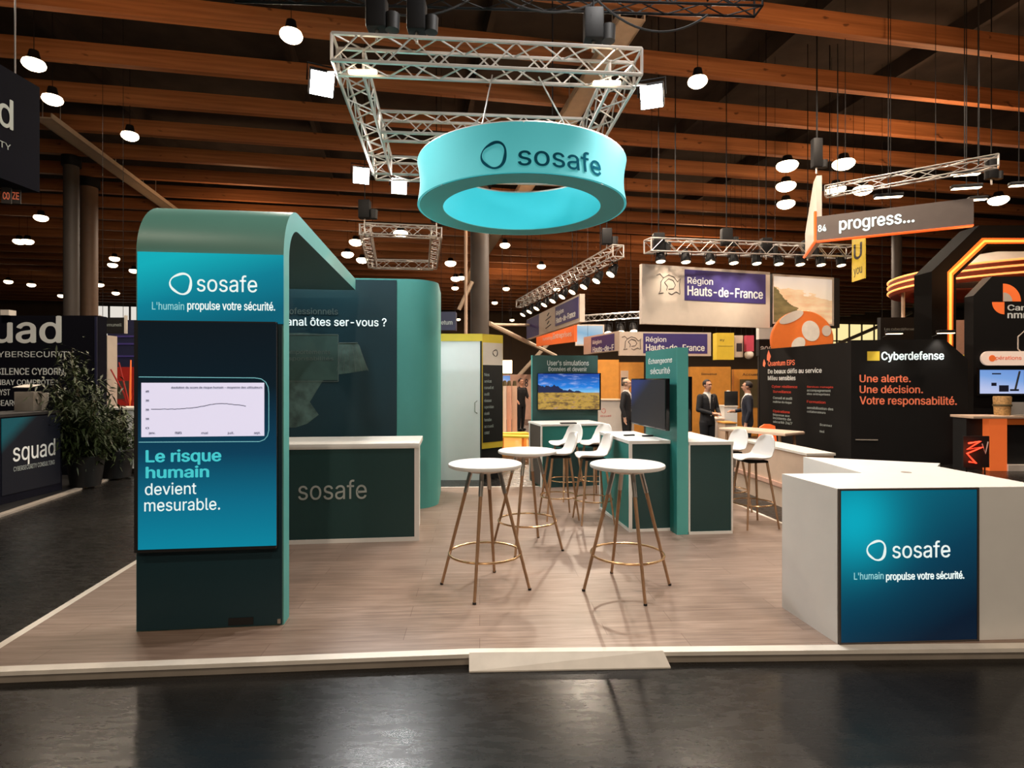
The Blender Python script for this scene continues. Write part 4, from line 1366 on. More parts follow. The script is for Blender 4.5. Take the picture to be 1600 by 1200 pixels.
# second, lower sign with two faces
t, w, h = sign(968, 18.2, 1111, 18.6, 518, 555.5, 0.12, 'cream', 'region_sign', 'lower white Région sign with a violet panel, partly behind the tall teal partition', 'hanging sign')
panel(t, 1005, 522, 1105, 552, 'purple', 'violet_panel', -0.001, 0.01)
tpx('Région', t, 1009, 1041, 534, 526, 'textwhite', -0.011, 0.012)
tpx('Hauts-de-France', t, 1009, 1101, 548, 538, 'textwhite', -0.011, 0.02)
map_mark(t, 971, 1002, 525, 548, 0.014)
t, w, h = sign(912, 21.0, 966, 18.3, 527, 554, 0.12, 'cream', 'region_sign', 'angled white side of the lower Région sign, beside the sky picture', 'hanging sign')
panel(t, 924, 521, 960, 551, 'purple', 'violet_panel', -0.001, 0.01)
tpx('Région', t, 926, 940, 537, 531, 'textwhite', -0.011, 0.01)
tpx('Hauts-de-F', t, 926, 959, 549, 540, 'textwhite', -0.011, 0.02)
# slanted sign
a, b2 = at(823, 530, 23.5), at(906, 504, 16.4)
w_, rz_ = between(a, b2)
a.z = b2.z = ZC + 1.66
t = thing('region_sign', 'long slanted violet and white hanging sign beneath the row of spotlights', 'hanging sign', a, rz_)
MB().box(0, w_, 0, 0.15, 0, 0.80).build('board', 'cream', t)
for q in (0.08, 0.92):
    MB().tube([(w_ * q, 0.07, 0.80), (w_ * q, 0.07, 10.69 - a.z)], 0.005, 5).build('suspension_wire', 'metalblack', t)
xa, xb, xc = pix(t, 842, 500)[0], pix(t, 868, 490)[0], pix(t, 904, 480)[0]
MB().box(0.02, xa, -0.012, 0, 0.02, 0.78).build('violet_panel', 'purple', t)
MB().box(xb, xc, -0.012, 0, 0.12, 0.74).build('violet_panel', 'purple', t)
text('Région', t, xb + 0.12, 0.46, (xc - xb) * 0.35, 0.15, 'textwhite', -0.013, 0.01)
text('Hauts-de-France', t, xb + 0.12, 0.2, (xc - xb) * 0.85, 0.18, 'textwhite', -0.013, 0.02)
mm = MB()
for k in range(4):
    mm.tube([(xa + (xb - xa) * (0.45 + 0.1 * (k % 2)), -0.01, 0.16 + k * 0.14), (xa + (xb - xa) * (0.75 - 0.1 * (k % 2)), -0.01, 0.24 + k * 0.14)], 0.016, 4)
mm.build('map_emblem', 'textnight', t)
t, w, h = sign(838, 22.5, 897, 19.8, 513, 541, 0.12, 'orangelit', 'orange_sign', 'orange hanging sign right under the slanted violet sign', 'hanging sign')
tpx('Entreprises', t, 864, 893, 527, 519, 'textwhite', -0.001, 0.012)
tpx('numériques', t, 848, 868, 531, 525, 'textwhite', -0.001)
t, w, h = sign(899, 24.0, 944, 24.0, 507, 540, 0.15, 'cream', 'sky_screen', 'pale hanging screen of a blue cloudy sky behind the orange sign', 'screen')
panel(t, 901, 509, 942, 538, 'skyscreen', 'picture', -0.001, 0.01)
# trusses and spotlights over these signs
def spot(p, aim, label, group=None, m='lampfar', s=1.0, up=0.0):
    t = thing('stage_spotlight', label, 'spotlight', p, 0, group)
    q = (V(aim) - V(p)).to_track_quat('-Z', 'Y')
    t.rotation_mode = 'QUATERNION'
    t.rotation_quaternion = q
    MB().lathe([(0, 0.30), (0.07, 0.30), (0.10, 0.2), (0.13, 0.0), (0.12, -0.02), (0.11, 0.0), (0.0, 0.01)], n=14).build('can', 'metalblack', t)
    MB().lathe([(0, -0.005), (0.105, -0.005), (0.105, 0.004), (0, 0.004)], n=14).build('lens', m, t)
    MB().tube([(-0.14, 0, 0.12), (-0.14, 0.1, 0.3), (0.14, 0.1, 0.3), (0.14, 0, 0.12)], 0.012, 5).build('yoke', 'metalblack', t)
    t.scale = (s, s, s)
    if up:
        MB().tube([(0, 0, 0.28), q.to_matrix().inverted() @ V((0, 0, up / s))], 0.014, 6).build('clamp_bar', 'metalblack', t)
def truss_line(A, B, label, n_sp, sp_label, grp, aim_d=(0, -0.2, -1), drop=0.42, ss=1.0):
    A, B = V(A), V(B)
    t = thing('light_truss', label, 'truss', (0, 0, 0))
    truss_beam(MB(), A, B, 0.30, 0.34, 0.022, 0.010, 5).build('truss_segment', 'alu', t)
    for q in (0.12, 0.88):
        p = A.lerp(B, q)
        MB().tube([p + V((0, 0, 0.15)), (p.x, p.y, 10.69)], 0.014, 5).build('suspension_wire', 'metalblack', t)
    for k in range(n_sp):
        p = A.lerp(B, (k + 0.5) / n_sp) - V((0, 0, drop))
        spot(p, p + V(aim_d), sp_label, grp, s=ss, up=drop - 0.12)
    return t
a, b2 = at(1012, 384, 13.5), at(1330, 394, 15.6)
truss_line(a, b2, 'aluminium truss of spotlights running over the big Région sign', 9, 'small black spotlight in the row washing the big Région sign', 'spotlights over the big sign', (0.0, -0.25, -1), 0.36)
a, b2 = at(812, 475, 24.5), at(966, 392, 15.0)
truss_line(a, b2, 'slanted aluminium truss of spotlights running over the slanted violet sign', 10, 'black spotlight in the dense slanted row over the violet sign', 'spotlights over the slanted sign', (-0.6, -0.4, -1), 0.52, 1.1)
a, b2 = at(880, 500, 28), at(1000, 492, 28)
truss_line(a, b2, 'far low truss of spotlights between the violet sign and the big Région sign', 6, 'far small spotlight low between the violet sign and the big Région sign', 'far low spotlights', (0, -0.6, -1), 0.78, 1.6)
for px, py, D, lb in ((948, 382, 15.2, 'black chain hoist at the near end of the slanted spotlight truss'), (1029, 393, 13.6, 'black chain hoist over the left end of the big Région sign'),
                      (1135, 384, 14.3, 'black chain hoist over the middle of the big Région sign'), (1197, 398, 14.8, 'black chain hoist where the big Région sign meets the beach picture'),
                      (1262, 400, 15.3, 'black chain hoist over the beach picture')):
    p = at(px, py + 6, D)
    hoist((p.x, p.y, p.z + 0.1), lb, s=1.0)
# spotlights whose beams graze the big sign: real lamps hung just before its top edge
for q in (0.16, 0.42, 0.56, 0.68, 0.8):
    p = V(RGN.location) + V((math.cos(RGN.rotation_euler[2]), math.sin(RGN.rotation_euler[2]), 0)) * 3.7 * q + V((0.18, -0.5, 1.55))
    light('sign_spot', 'SPOT', p, 40, (1.0, 0.86, 0.66), p + V((-0.05, 0.5, -0.9)), 0.05, 80, 0.9)

# ------------------------------------------------------------------ stands in the middle distance
t, w, h = wall(931, 17.0, 967, 17.0, 562, 0.2, 'ochre', 'ochre_wall', 'bright ochre wooden stand wall just right of the landscape television', 'stand wall')
t, w, h = wall(967, 17.1, 1006, 17.1, 566, 0.2, 'ochre', 'ochre_wall', 'ochre stand wall with small posters behind the person in black', 'stand wall')
MB().box(0.05, 0.28, -0.015, 0, 1.0, h - 0.25).build('poster', 'beige', t)
MB().box(0.07, 0.24, -0.03, -0.015, 1.6, 1.85).build('screen', 'black', t)
MB().box(0.08, 0.22, -0.02, -0.015, 1.15, 1.4).build('picture', 'orange', t)
t, w, h = wall(1078, 18.0, 1142, 18.0, 573, 0.2, 'ochre', 'ochre_wall', 'ochre stand wall behind the two talking people in suits', 'stand wall')
tpx('Bienvenue', t, 1096, 1120, 586, 582.5, 'textnight', 0.0)
t, w, h = wall(1147, 18.3, 1192, 18.3, 577, 0.2, 'ochre', 'ochre_wall', 'ochre stand wall with a dark niche next to the charcoal stand wall', 'stand wall')
MB().box(0.18, 0.8, -0.012, 0, 0.9, h - 0.32).build('niche', 'stem', t)
tpx('Accueil', t, 1160, 1186, 587, 583, 'textnight', 0.0)
t, w, h = wall(935, 15.2, 972, 15.2, 626, 0.7, 'cream', 'cream_counter', 'rounded cream counter with a small red emblem behind the far demo counter', 'counter')
MB().box(-0.03, w + 0.02, -0.03, 0.72, h, h + 0.03).build('worktop', 'beige', t)
MB().lathe([(0, 0), (0.33, 0), (0.33, h - 0.12), (0, h - 0.12)], c=(w + 0.05, 0.33, 0), n=24).build('rounded_end', 'cream', t)
tpx('accueil', t, 938, 955, 651, 648, 'textred', -0.001)
x, z = pix(t, 943, 642)
logo(t, x, z, 0.12, 'textred', -0.003)
for i, (px0, px1_, D, top, m, lb) in enumerate(((1112, 1132, 14.2, 655, 'cream', 'low cream counter behind the suited person with a tie'), (1132, 1152, 14.3, 636, 'white', 'white counter between the two talking people'),
                                        (1133, 1150, 13.6, 662, 'beige', 'low pale counter in front of the white one between the two talking people'))):
    t, w, h = wall(px0, D, px1_, D, top, 0.5, m, 'small_counter', lb, 'counter')
    MB().box(-0.02, w + 0.02, -0.02, 0.52, h, h + 0.03).build('worktop', 'whitetrim' if m != 'beige' else 'ochre', t)
o = MB().box(0, 0.34, 0, 0.05, 0, 0.36, 0.01).build('monitor', 'black')
o.location = at(1133, 648, 14.4); o.location.z = at(1133, 636, 14.3).z + 0.03
o.rotation_euler = (0, 0, R(6))
tag(o, 'small black monitor on the white counter between the two talking people', 'monitor')
fl_ = thing('flower_vase', 'small pale vase on the white counter behind the suited people', 'vase', at(1138, 636, 14.62))
fl_.location.z = at(1133, 636, 14.3).z + 0.03
MB().lathe([(0, 0), (0.06, 0), (0.08, 0.1), (0.04, 0.22), (0.05, 0.26), (0.03, 0.24), (0, 0.05)], n=16).build('vase_body', 'cream', fl_)
MB().ball((0, 0, 0.31), 0.07).build('bloom', 'whitetrim', fl_)
# yellow signs and small banners beyond
t, w, h = sign(1120, 20.5, 1147, 20.5, 520, 562, 0.4, 'yellow', 'yellow_cube_sign', 'yellow hanging cube sign below the big Région sign', 'hanging sign')
tpx('ey', t, 1125, 1132, 533, 530, 'textnight', -0.001)
MB().box(0.05, w - 0.05, -0.01, 0, h * 0.5, h * 0.51).build('rule', 'textnight', t)
t, w, h = sign(1149, 20.8, 1161, 20.8, 524, 558, 0.2, 'cream', 'white_banner', 'narrow white banner next to the yellow cube sign', 'hanging sign')
MB().box(0.04, w - 0.04, -0.01, 0, 0.2, 0.5).build('print', 'textnight', t)
t, w, h = sign(1166, 20.6, 1178, 20.6, 524, 549, 0.2, 'pinkred', 'pink_banner', 'pink hanging banner between the yellow cube sign and the charcoal wall', 'hanging sign')
MB().ball((w / 2, 0.1, -0.12), 0.16).build('white_weight', 'whitetrim', t)
t, w, h = sign(1186, 16.6, 1208, 16.6, 511, 530, 0.2, 'white', 'white_fascia', 'white fascia over the dark end of the charcoal wall, left of the orange disc', 'sign', False)
MB().box(0.0, w + 0.4, -0.01, 0.2, -0.48, -0.005).build('dark_fascia', 'black', t)
text('aos', t, 0.03, -0.36, 0.34, 0.16, 'textwhite', -0.012, 0.02)
MB().box(0.02, 0.10, 0.05, 0.15, -3.0, -0.48).build('post', 'black', t)
# left gap: ground stand with pallets, wall, counters, lit box, screen
t, w, h = wall(786, 26.0, 838, 26.0, 585, 0.2, 'pinkwall', 'pink_wall', 'pale pinkish stand wall behind the standing person in black', 'stand wall')
tpx('8', t, 820, 825, 604, 592, 'textnight', 0.0, 0.03)
t, w, h = sign(783, 22.0, 800, 22.0, 563, 583, 0.3, 'lampfar', 'lit_box', 'glowing white square light box left of the standing person', 'light box')
t, w, h = sign(784, 23.0, 797, 23.0, 587, 597, 0.08, 'tvblue', 'small_screen', 'small pale blue hanging screen under the glowing light box', 'screen')
for i, (px0, px1_, D, m, lb) in enumerate(((786, 791, 18.2, 'cream', 'narrow cream plinth at the edge of the black text panel'), (792, 799, 18.6, 'pinkwall', 'narrow pinkish plinth next to the cream one'), (800, 808, 19.0, 'beige', 'narrow beige plinth beside the standing person'))):
    t, w, h = wall(px0, D, px1_, D, 603, 0.4, m, 'display_plinth', lb, 'plinth')
    MB().lathe([(0, 0), (0.07, 0), (0.05, 0.16), (0, 0.18)], c=(w / 2, 0.2, h), n=12).build('ornament', 'stem', t)
pf = thing('yellow_floor', 'yellow wooden stand floor beyond the white booth', 'stand floor', at(808, 690, 14.0))
pf.location.z = 0
MB().box(-1.6, 0.55, -0.6, 5.0, 0, 0.05).build('boards', 'ochre', pf)
for i, (px, py, D, rz, lb) in enumerate(((797, 672, 14.4, 12, 'pale yellow bench farthest along the yellow stand floor'), (806, 680, 13.7, -14, 'pale yellow bench nearest on the yellow stand floor'))):
    p = at(px, py, D)
    t = thing('wooden_bench', lb, 'bench', (p.x, p.y, 0.05), R(rz))
    MB().box(-0.45, 0.45, -0.16, 0.16, 0.36, 0.41, 0.005).build('seat', 'yellow', t)
    for sx in (-0.36, 0.36):
        MB().box(sx - 0.03, sx + 0.03, -0.13, 0.13, 0, 0.36).build('leg', 'ochre', t)

# ------------------------------------------------------------------ right-hand stands
# long high table, low bench and orange chair
a, b2 = at(1122, 668, 9.7), at(1227, 681, 8.7)
w_, rz_ = between(a, b2)
ht = thing('high_table', 'long pale high table beyond the stools on the platform edge', 'high table', (a.x, a.y, 0), rz_)
hz = 0.92
MB().box(0, w_, 0, 0.55, hz, hz + 0.05, 0.02).build('tabletop', 'beige', ht)
for x in (0.12, w_ - 0.14):
    for y in (0.08, 0.47):
        MB().tube([(x, y, hz), (x + (0.05 if x > 0.5 else -0.05), y, 0)], 0.022, 8).build('leg', 'legwood', ht)
oc = thing('orange_chair', 'orange backed chair behind the far end of the long high table', 'chair', at(1206, 676, 9.9))
oc.location.z = 0
MB().box(-0.2, 0.2, -0.2, 0.2, 0.62, 0.67, 0.02).build('seat', 'orange', oc)
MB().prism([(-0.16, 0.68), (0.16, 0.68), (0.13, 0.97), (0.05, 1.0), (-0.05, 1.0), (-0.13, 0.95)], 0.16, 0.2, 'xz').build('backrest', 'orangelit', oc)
for sx in (-0.16, 0.16):
    for sy in (-0.16, 0.16):
        MB().tube([(sx, sy, 0.63), (sx * 1.2, sy * 1.2, 0)], 0.014, 6).build('leg', 'chrome', oc)
a, b2 = at(1150, 690, 9.4), at(1262, 703, 7.4)
w_, rz_ = between(a, b2)
lb_ = thing('low_wall', 'low beige partition with a white top edge behind the stool and the white counter', 'low partition', (a.x, a.y, 0), rz_)
MB().box(0, w_, 0, 0.35, 0.0, 0.80).build('body', 'beige', lb_)
MB().box(-0.01, w_ + 0.01, -0.02, 0.37, 0.80, 0.83).build('top_edge', 'whitetrim', lb_)
MB().box(-0.01, w_ + 0.01, -0.03, 0.0, 0.28, 0.34).build('rail', 'pinkwall', lb_)
a, b2 = at(1165, 760, 8.3), at(1236, 800, 6.5)
# charcoal walls
A1, A2, A3 = at(1187, 600, 15.4), at(1330, 600, 12.35), at(1512, 600, 12.0)
w_, rz_ = between(A1, A2)
t = thing('charcoal_wall', 'charcoal stand wall angled away, with small red and white text columns', 'stand wall', (A1.x, A1.y, 0), rz_)
hh = ZC + 59.5 / FPX * 12.35
MB().box(0, w_, 0, 0.2, 0, hh).build('board', 'blackprint', t)
def lines(T, rows):
    for s, a_, b_, c_, d_, m in rows:
        tpx(s, T, a_, b_, c_, d_, m, -0.001, 0.008)
lines(t, [('Quantum EPS', 1200, 1242, 571, 563, 'textorange'), ('De beaux défis au service', 1200, 1284, 583, 575.5, 'textwhite'), ('Milieu sensibles', 1200, 1243, 594, 587, 'textwhite'),
          ('Cyber résilience', 1206, 1246, 606, 602, 'textred'), ('Surveillance', 1208, 1236, 614, 610, 'textred'), ('Conseil et audit', 1208, 1238, 624, 620, 'textgrey'), ('maîtrise du risque', 1208, 1237, 630, 626.5, 'textgrey'),
          ('Opérations', 1208, 1234, 645, 641, 'textred'), ('Réponse aux', 1208, 1234, 650.5, 647, 'textgrey'), ('incidents de', 1208, 1236, 656, 652, 'textgrey'), ('sécurité 24/7', 1208, 1238, 662, 658, 'textgrey'),
          ('Services managés', 1261, 1302, 606, 603, 'textred'), ('accompagnement', 1261, 1298, 612, 608.5, 'textgrey'), ('des entreprises', 1261, 1297, 617.5, 614, 'textgrey'),
          ('Formation', 1261, 1290, 630, 626, 'textred'), ('sensibilisation des', 1261, 1302, 640, 636, 'textgrey'), ('collaborateurs', 1261, 1290, 645.5, 642, 'textgrey'), ('Scannez', 1281, 1300, 666, 662.5, 'textgrey'), ('moi', 1281, 1288, 676, 672, 'textgrey')])
for px, py, s in ((1201, 557, 0.30), (1194, 568, 0.2)):
    x, z = pix(t, px, py, -0.002)
    MB().prism([(x, z + s * 0.55), (x + s * 0.30, z), (x + s * 0.1, z - s * 0.45), (x - s * 0.22, z - s * 0.3), (x - s * 0.2, z + s * 0.1)], -0.008, 0, 'xz').build('flame_print', 'textorange', t)
w_, rz_ = between(A2, A3)
t = thing('slogan_wall', 'black stand wall with a yellow square emblem and orange slogan lines', 'stand wall', (A2.x, A2.y, 0), rz_)
h2 = ZC + 62.5 / FPX * 12.35
xk, _ = pix(t, 1476, 540)
MB().prism([(0, 0), (w_, 0), (w_, h2 - 0.42), (xk, h2), (0, h2)], 0, 0.2, 'xz').build('board', 'blackprint', t)
panel(t, 1355, 549, 1374, 563.5, 'yellow', 'square_emblem', -0.001, 0.01)
tpx('Cyberdefense', t, 1377, 1475, 562, 549, 'textlit', -0.001, 0.02)
tpx('Une alerte.', t, 1343, 1423, 597, 585.5, 'textorange', -0.001, 0.016)
tpx('Une décision.', t, 1343, 1442, 614, 602, 'textorange', -0.001, 0.016)
tpx('Votre responsabilité.', t, 1343, 1495, 632, 619, 'textorange', -0.001, 0.016)
x, z = pix(t, 1343, 687, -0.001)
MB().box(x - 0.08, x + 0.36, -0.012, 0, z - 0.012, z + 0.012).build('small_shelf', 'greytrim', t)
for px in (1383, 1461):
    x, z = pix(t, px, 531)
    b = MB().box(x - 0.16, x + 0.16, -0.45, -0.33, h2 + 0.10, h2 + 0.16, 0.01)
    b.build('spot_head', 'metalblack', t)
    MB().tube([(x, -0.38, h2 + 0.13), (x, 0.1, h2 + 0.06), (x, 0.1, h2)], 0.012, 6).build('spot_arm', 'metalblack', t)
    MB().box(x - 0.14, x + 0.14, -0.44, -0.34, h2 + 0.09, h2 + 0.10).build('spot_lens', 'lampfar', t)
    p = V(t.location) + V((x, -0.40, h2 + 0.07))
    light('wall_spot', 'SPOT', p, 22, (1.0, 0.95, 0.86), p + V((0, 0.32, -1)), 0.05, 80, 0.9)
# orange disc sign above the angled wall
oc_ = at(1252, 531, 14.9)
t = thing('orange_disc_sign', 'round orange sign with white blotches above the angled charcoal wall', 'sign', oc_, R(-8))
rr = 46 / FPX * 14.9
MB().lathe([(0, -0.08), (rr * 0.97, -0.08), (rr, -0.05), (rr, 0.05), (rr * 0.97, 0.08), (0, 0.08)], n=48, axis='y').build('disc', 'orange', t)
def blob(cx, cz, rx, rz2, m='cream', rot=0):
    pts = []
    for k in range(24):
        a_ = 2 * PI * k / 24
        u, v = rx * math.cos(a_), rz2 * math.sin(a_)
        pts.append((cx + u * math.cos(rot) - v * math.sin(rot), cz + u * math.sin(rot) + v * math.cos(rot)))
    MB().prism(pts, -0.092, -0.078, 'xz').build('white_blotch', m, t)
blob(0.20, 0.22, 0.21, 0.27, 'whitetrim', 0.3)
blob(0.58, 0.22, 0.11, 0.14)
blob(-0.10, -0.12, 0.15, 0.2, 'whitetrim', -0.6)
blob(-0.27, 0.58, 0.32, 0.12, 'cream', 0.45)
MB().box(-0.05, 0.05, 0.0, 0.06, -oc_.z, -rr * 0.9).build('post', 'metalblack', t)

# neon arch
def arch_outline(pts, D):
    return [((px - CX) / FPX * D, ZC + (CY - py) / FPX * D) for px, py in pts]
DN = 13.6
na = thing('neon_arch', 'big chamfered dark arch edged with glowing orange neon', 'arch', (0, DN, 0))
zf = 594 + ZC / DN * FPX
oo = arch_outline([(1456, zf), (1456, 424), (1530, 352), (1716, 352), (1790, 424), (1790, zf)], DN)
ii = arch_outline([(1494, zf), (1494, 432), (1545, 384), (1700, 384), (1752, 432), (1752, zf)], DN)
MB().band(oo, ii, 0.0, 0.6, closed=False).build('arch_frame', 'frameblack', na)
nn = arch_outline([(1484, 560), (1484, 427), (1537, 377), (1708, 377), (1762, 427), (1762, 560)], DN)
MB().tube([(x, -0.02, z) for x, z in nn], 0.028, 8).build('neon_tube', 'neoncore', na)
mm2 = arch_outline([(1489, zf - 8), (1489, 430), (1541, 381), (1704, 381), (1757, 430), (1757, zf - 8)], DN)
jj = arch_outline([(1480, zf - 8), (1480, 425), (1534, 372), (1711, 372), (1766, 425), (1766, zf - 8)], DN)
MB().band(jj, mm2, -0.012, 0.0, closed=False).build('neon_channel', 'orange', na)
for x, z, e in ((7.7 + 2.7, 4.2, 60), (11.2, 4.7, 60)):
    light('neon_glow', 'POINT', (x, DN - 0.5, z), e * 0.5, (1.0, 0.42, 0.12), None, 0.3)
# black kiosk board
DK = 12.3
kb = thing('kiosk_board', 'black chamfered kiosk board with an orange quarter-circle emblem, a cream lozenge and a display below', 'kiosk', (0, DK, 0))
P = arch_outline([(1521, 594 + ZC / DK * FPX), (1521, 462), (1550, 432), (1700, 432), (1700, 594 + ZC / DK * FPX)], DK)
MB().prism(P, 0, 0.25, 'xz').build('board', 'blackprint', kb)
def quarter(px, py, r, a0, a1, m, y, name):
    x, z = arch_outline([(px, py)], DK)[0]
    pts = [(x, z)] + [(x + r * math.cos(a0 + (a1 - a0) * k / 12), z + r * math.sin(a0 + (a1 - a0) * k / 12)) for k in range(13)]
    MB().prism(pts, y - 0.006, y, 'xz').build(name, m, kb)
quarter(1567, 471, 0.38, 0, PI / 2, 'orangelit', -0.001, 'emblem_quarter')
quarter(1567, 471, 0.19, 0, PI / 2, 'cream', -0.008, 'emblem_quarter')
quarter(1569, 472, 0.26, PI, 1.5 * PI, 'orangelit', -0.001, 'emblem_quarter')
tpx('Canaux', kb, 1574, 1632, 485, 476, 'textwhite', -0.001, 0.02)
tpx('nmmn', kb, 1574, 1622, 497, 489, 'textwhite', -0.001, 0.02)
q = arch_outline([(1531, 571), (1680, 549)], DK)
x0, z0, x1, z1 = q[0][0], q[0][1], q[1][0], q[1][1]
rl = (z1 - z0) / 2
pts = [(x1, z0), (x1, z1)] + [(x0 + rl - rl * math.sin(PI * k / 12), z0 + rl + rl * math.cos(PI * k / 12)) for k in range(13)]
MB().prism(pts, -0.05, -0.001, 'xz').build('lozenge', 'creamlit', kb)
tpx('Opérations', kb, 1548, 1596, 562, 556, 'textorange', -0.051, 0.01)
MB().lathe([(0, -0.056), (0.07, -0.056), (0.07, -0.05), (0, -0.05)], c=(x0 + 0.22, 0, z0 + rl), n=18, axis='y').build('lozenge_dot', 'orangelit', kb)
hx = arch_outline([(1600, 536)], DK)[0]
MB().tube([(hx[0] + 0.16 * math.cos(PI * k / 3 + 0.5), -0.012, hx[1] + 0.26 * math.sin(PI * k / 3 + 0.5)) for k in range(6)], 0.014, 5, closed=True).build('hexagon_outline', 'cream', kb)
kt = thing('kiosk_display', 'display showing a pale blue diagram on the black kiosk board', 'display', (0, DK - 0.06, 0))
panel(kt, 1526, 575, 1680, 618, 'blackgloss', 'casing', 0.0, 0.05)
panel(kt, 1531, 578, 1676, 615, 'tvblue', 'screen', -0.05, 0.004)
for px0, py0, px1_, py1_ in ((1561, 602, 1576, 612), (1549, 598, 1557, 603), (1578, 608, 1592, 611), (1550, 583, 1564, 585)):
    panel(kt, px0, py0, px1_, py1_, 'navy', 'diagram_block', -0.0545, 0.002)
x0, z0 = pix(kt, 1586, 609, -0.055); x1, z1 = pix(kt, 1593, 580, -0.055)
MB().tube([(x0, -0.056, z0), (x1, -0.056, z1)], 0.02, 5).build('diagram_bar', 'black', kt)
x0, z0 = pix(kt, 1600, 590, -0.055)
MB().box(x0, x0 + 0.6, -0.057, -0.0545, z0 - 0.16, z0 + 0.16).build('diagram_block', 'navy', kt)
# orange counter with laptop and pot
co = thing('orange_counter', 'counter with an orange lit pillar and a dark recess under the kiosk display', 'counter', at(1521, 655, 11.2))
co.location.z = 0
cz = 1.02
MB().box(0, 2.2, 0, 0.6, cz, cz + 0.05, 0.005).build('worktop', 'beige', co)
MB().box(0.34, 0.68, 0.03, 0.55, 0, cz).build('pillar', 'orangelit', co)
MB().box(0.68, 2.2, 0.12, 0.55, 0.12, cz - 0.1).build('recess', 'black', co)
MB().box(0.68, 2.2, 0.0, 0.55, 0.0, 0.12).build('plinth', 'whitetrim', co)
MB().box(0.02, 0.34, 0.2, 0.55, 0.0, cz).build('recess', 'black', co)
MB().box(0.68, 2.2, 0.03, 0.12, cz - 0.12, cz).build('fascia', 'orange', co)
lp = thing('laptop', 'grey laptop open on the orange counter', 'laptop', at(1597, 655, 11.35), R(-8))
lp.location.z = cz + 0.05
MB().box(-0.2, 0.2, -0.13, 0.13, 0, 0.018, 0.004).build('base', 'greytrim', lp)
s_ = MB().box(-0.2, 0.2, -0.006, 0.006, 0, 0.25, 0.004).build('lid', 'alu', lp)
s_.location = (0, 0.13, 0.018); s_.rotation_euler = (R(-14), 0, 0)
pt = thing('woven_basket', 'woven yellowish basket standing on the orange counter under the display', 'basket', at(1566, 655, 11.5))
pt.location.z = cz + 0.05
MB().lathe([(0, 0), (0.13, 0), (0.15, 0.36), (0.135, 0.38), (0.12, 0.34), (0, 0.05)], n=20).build('basket_body', mat('woven_straw', (176, 136, 84), 0.7, var=0.4, vscale=30), pt)
MB().lathe([(0.151, 0.18), (0.156, 0.19), (0.156, 0.21), (0.151, 0.22)], n=20, closed=True).build('band', 'stem', pt)
po = thing('wooden_post', 'orange-brown post between the slogan wall and the kiosk board', 'post', at(1513, 600, 12.75))
po.location.z = 0
zz = at(1517, 577, 12.75).z
MB().box(-0.10, 0.10, -0.1, 0.1, 0, zz, 0.01).build('shaft', mat('amber_wood', (196, 108, 48), 0.5, var=0.15), po)
MB().box(-0.11, 0.07, -0.11, 0.11, zz, zz + 0.32).build('lit_cap', 'yellow', po)
nsn = thing('neon_sign', 'red zigzag neon sign glowing low behind the white counter', 'neon sign', at(1527, 707, 10.6))
MB().box(-0.24, 0.24, 0.02, 0.05, -0.28, 0.3).build('backing', 'black', nsn)
for sgn in (-0.17, 0.17):
    MB().tube([(sgn, 0.04, -0.28), (sgn, 0.04, -nsn.location.z)], 0.012, 6).build('leg', 'metalblack', nsn)
MB().tube([(-0.16, 0, 0.17), (0.06, 0, 0.21), (-0.18, 0, 0.06), (0.10, 0, 0.10), (-0.19, 0, -0.02), (-0.02, 0, -0.20), (-0.15, 0, -0.17)], 0.018, 7).build('zigzag_tube', 'redneon', nsn)
MB().tube([(0.09, 0, 0.16), (0.15, 0, -0.02), (0.20, 0, 0.2)], 0.012, 6).build('v_tube', 'textgrey', nsn)
light('neon_glow', 'POINT', V(nsn.location) + V((-0.1, -0.25, 0)), 5, (1.0, 0.16, 0.06), None, 0.15)

# carousel-like canopy behind the neon arch
cc = at(1562, 440, 17.0)
rc_ = 146 / FPX * 17.0
cp = thing('round_canopy', 'round orange-lit canopy stand seen through the neon arch', 'canopy', (cc.x, cc.y, 0))
z0 = at(1528, 455, 17.0).z
MB().lathe([(rc_ * 0.98, z0), (rc_, z0 + 0.10), (rc_, z0 + 0.42), (rc_ * 0.93, z0 + 0.5), (rc_ * 0.9, z0 + 0.1)], n=48, closed=True).build('rim', 'rimdark', cp)
for dz in (0.12, 0.3, 0.46):
    MB().tube([(rc_ * 1.005 * math.cos(2 * PI * k / 48), rc_ * 1.005 * math.sin(2 * PI * k / 48), z0 + dz) for k in range(48)], 0.03, 6, closed=True).build('light_ring', 'amber', cp)
MB().lathe([(0, z0 + 1.1), (rc_ * 0.25, z0 + 1.06), (rc_ * 0.42, z0 + 0.9), (rc_ * 0.52, z0 + 0.52), (rc_ * 0.9, z0 + 0.50), (rc_ * 0.9, z0 + 0.46), (rc_ * 0.5, z0 + 0.48), (rc_ * 0.38, z0 + 0.86), (0, z0 + 1.04)], n=48, closed=False).build('dome', 'cream', cp)
MB().lathe([(0.0, 0), (0.22, 0), (0.22, z0 - 0.5), (0.30, z0 - 0.3), (0.6, z0 + 0.1), (0, z0 + 0.1)], n=24).build('centre_column', 'cream', cp)
for k in range(5):
    a_ = 2 * PI * k / 5 + 0.35
    MB().tube([(rc_ * 0.9 * math.cos(a_), rc_ * 0.9 * math.sin(a_), 0), (rc_ * 0.9 * math.cos(a_), rc_ * 0.9 * math.sin(a_), z0 + 0.2)], 0.05, 8).build('pole', 'beige', cp)
light('canopy_light', 'POINT', (cc.x, cc.y - 1.0, z0 - 0.35), 70, (1.0, 0.55, 0.22), None, 0.3)
light('canopy_light', 'POINT', (cc.x - 0.5, cc.y - rc_ - 0.8, z0 + 1.3), 60, (1.0, 0.66, 0.36), None, 0.3)
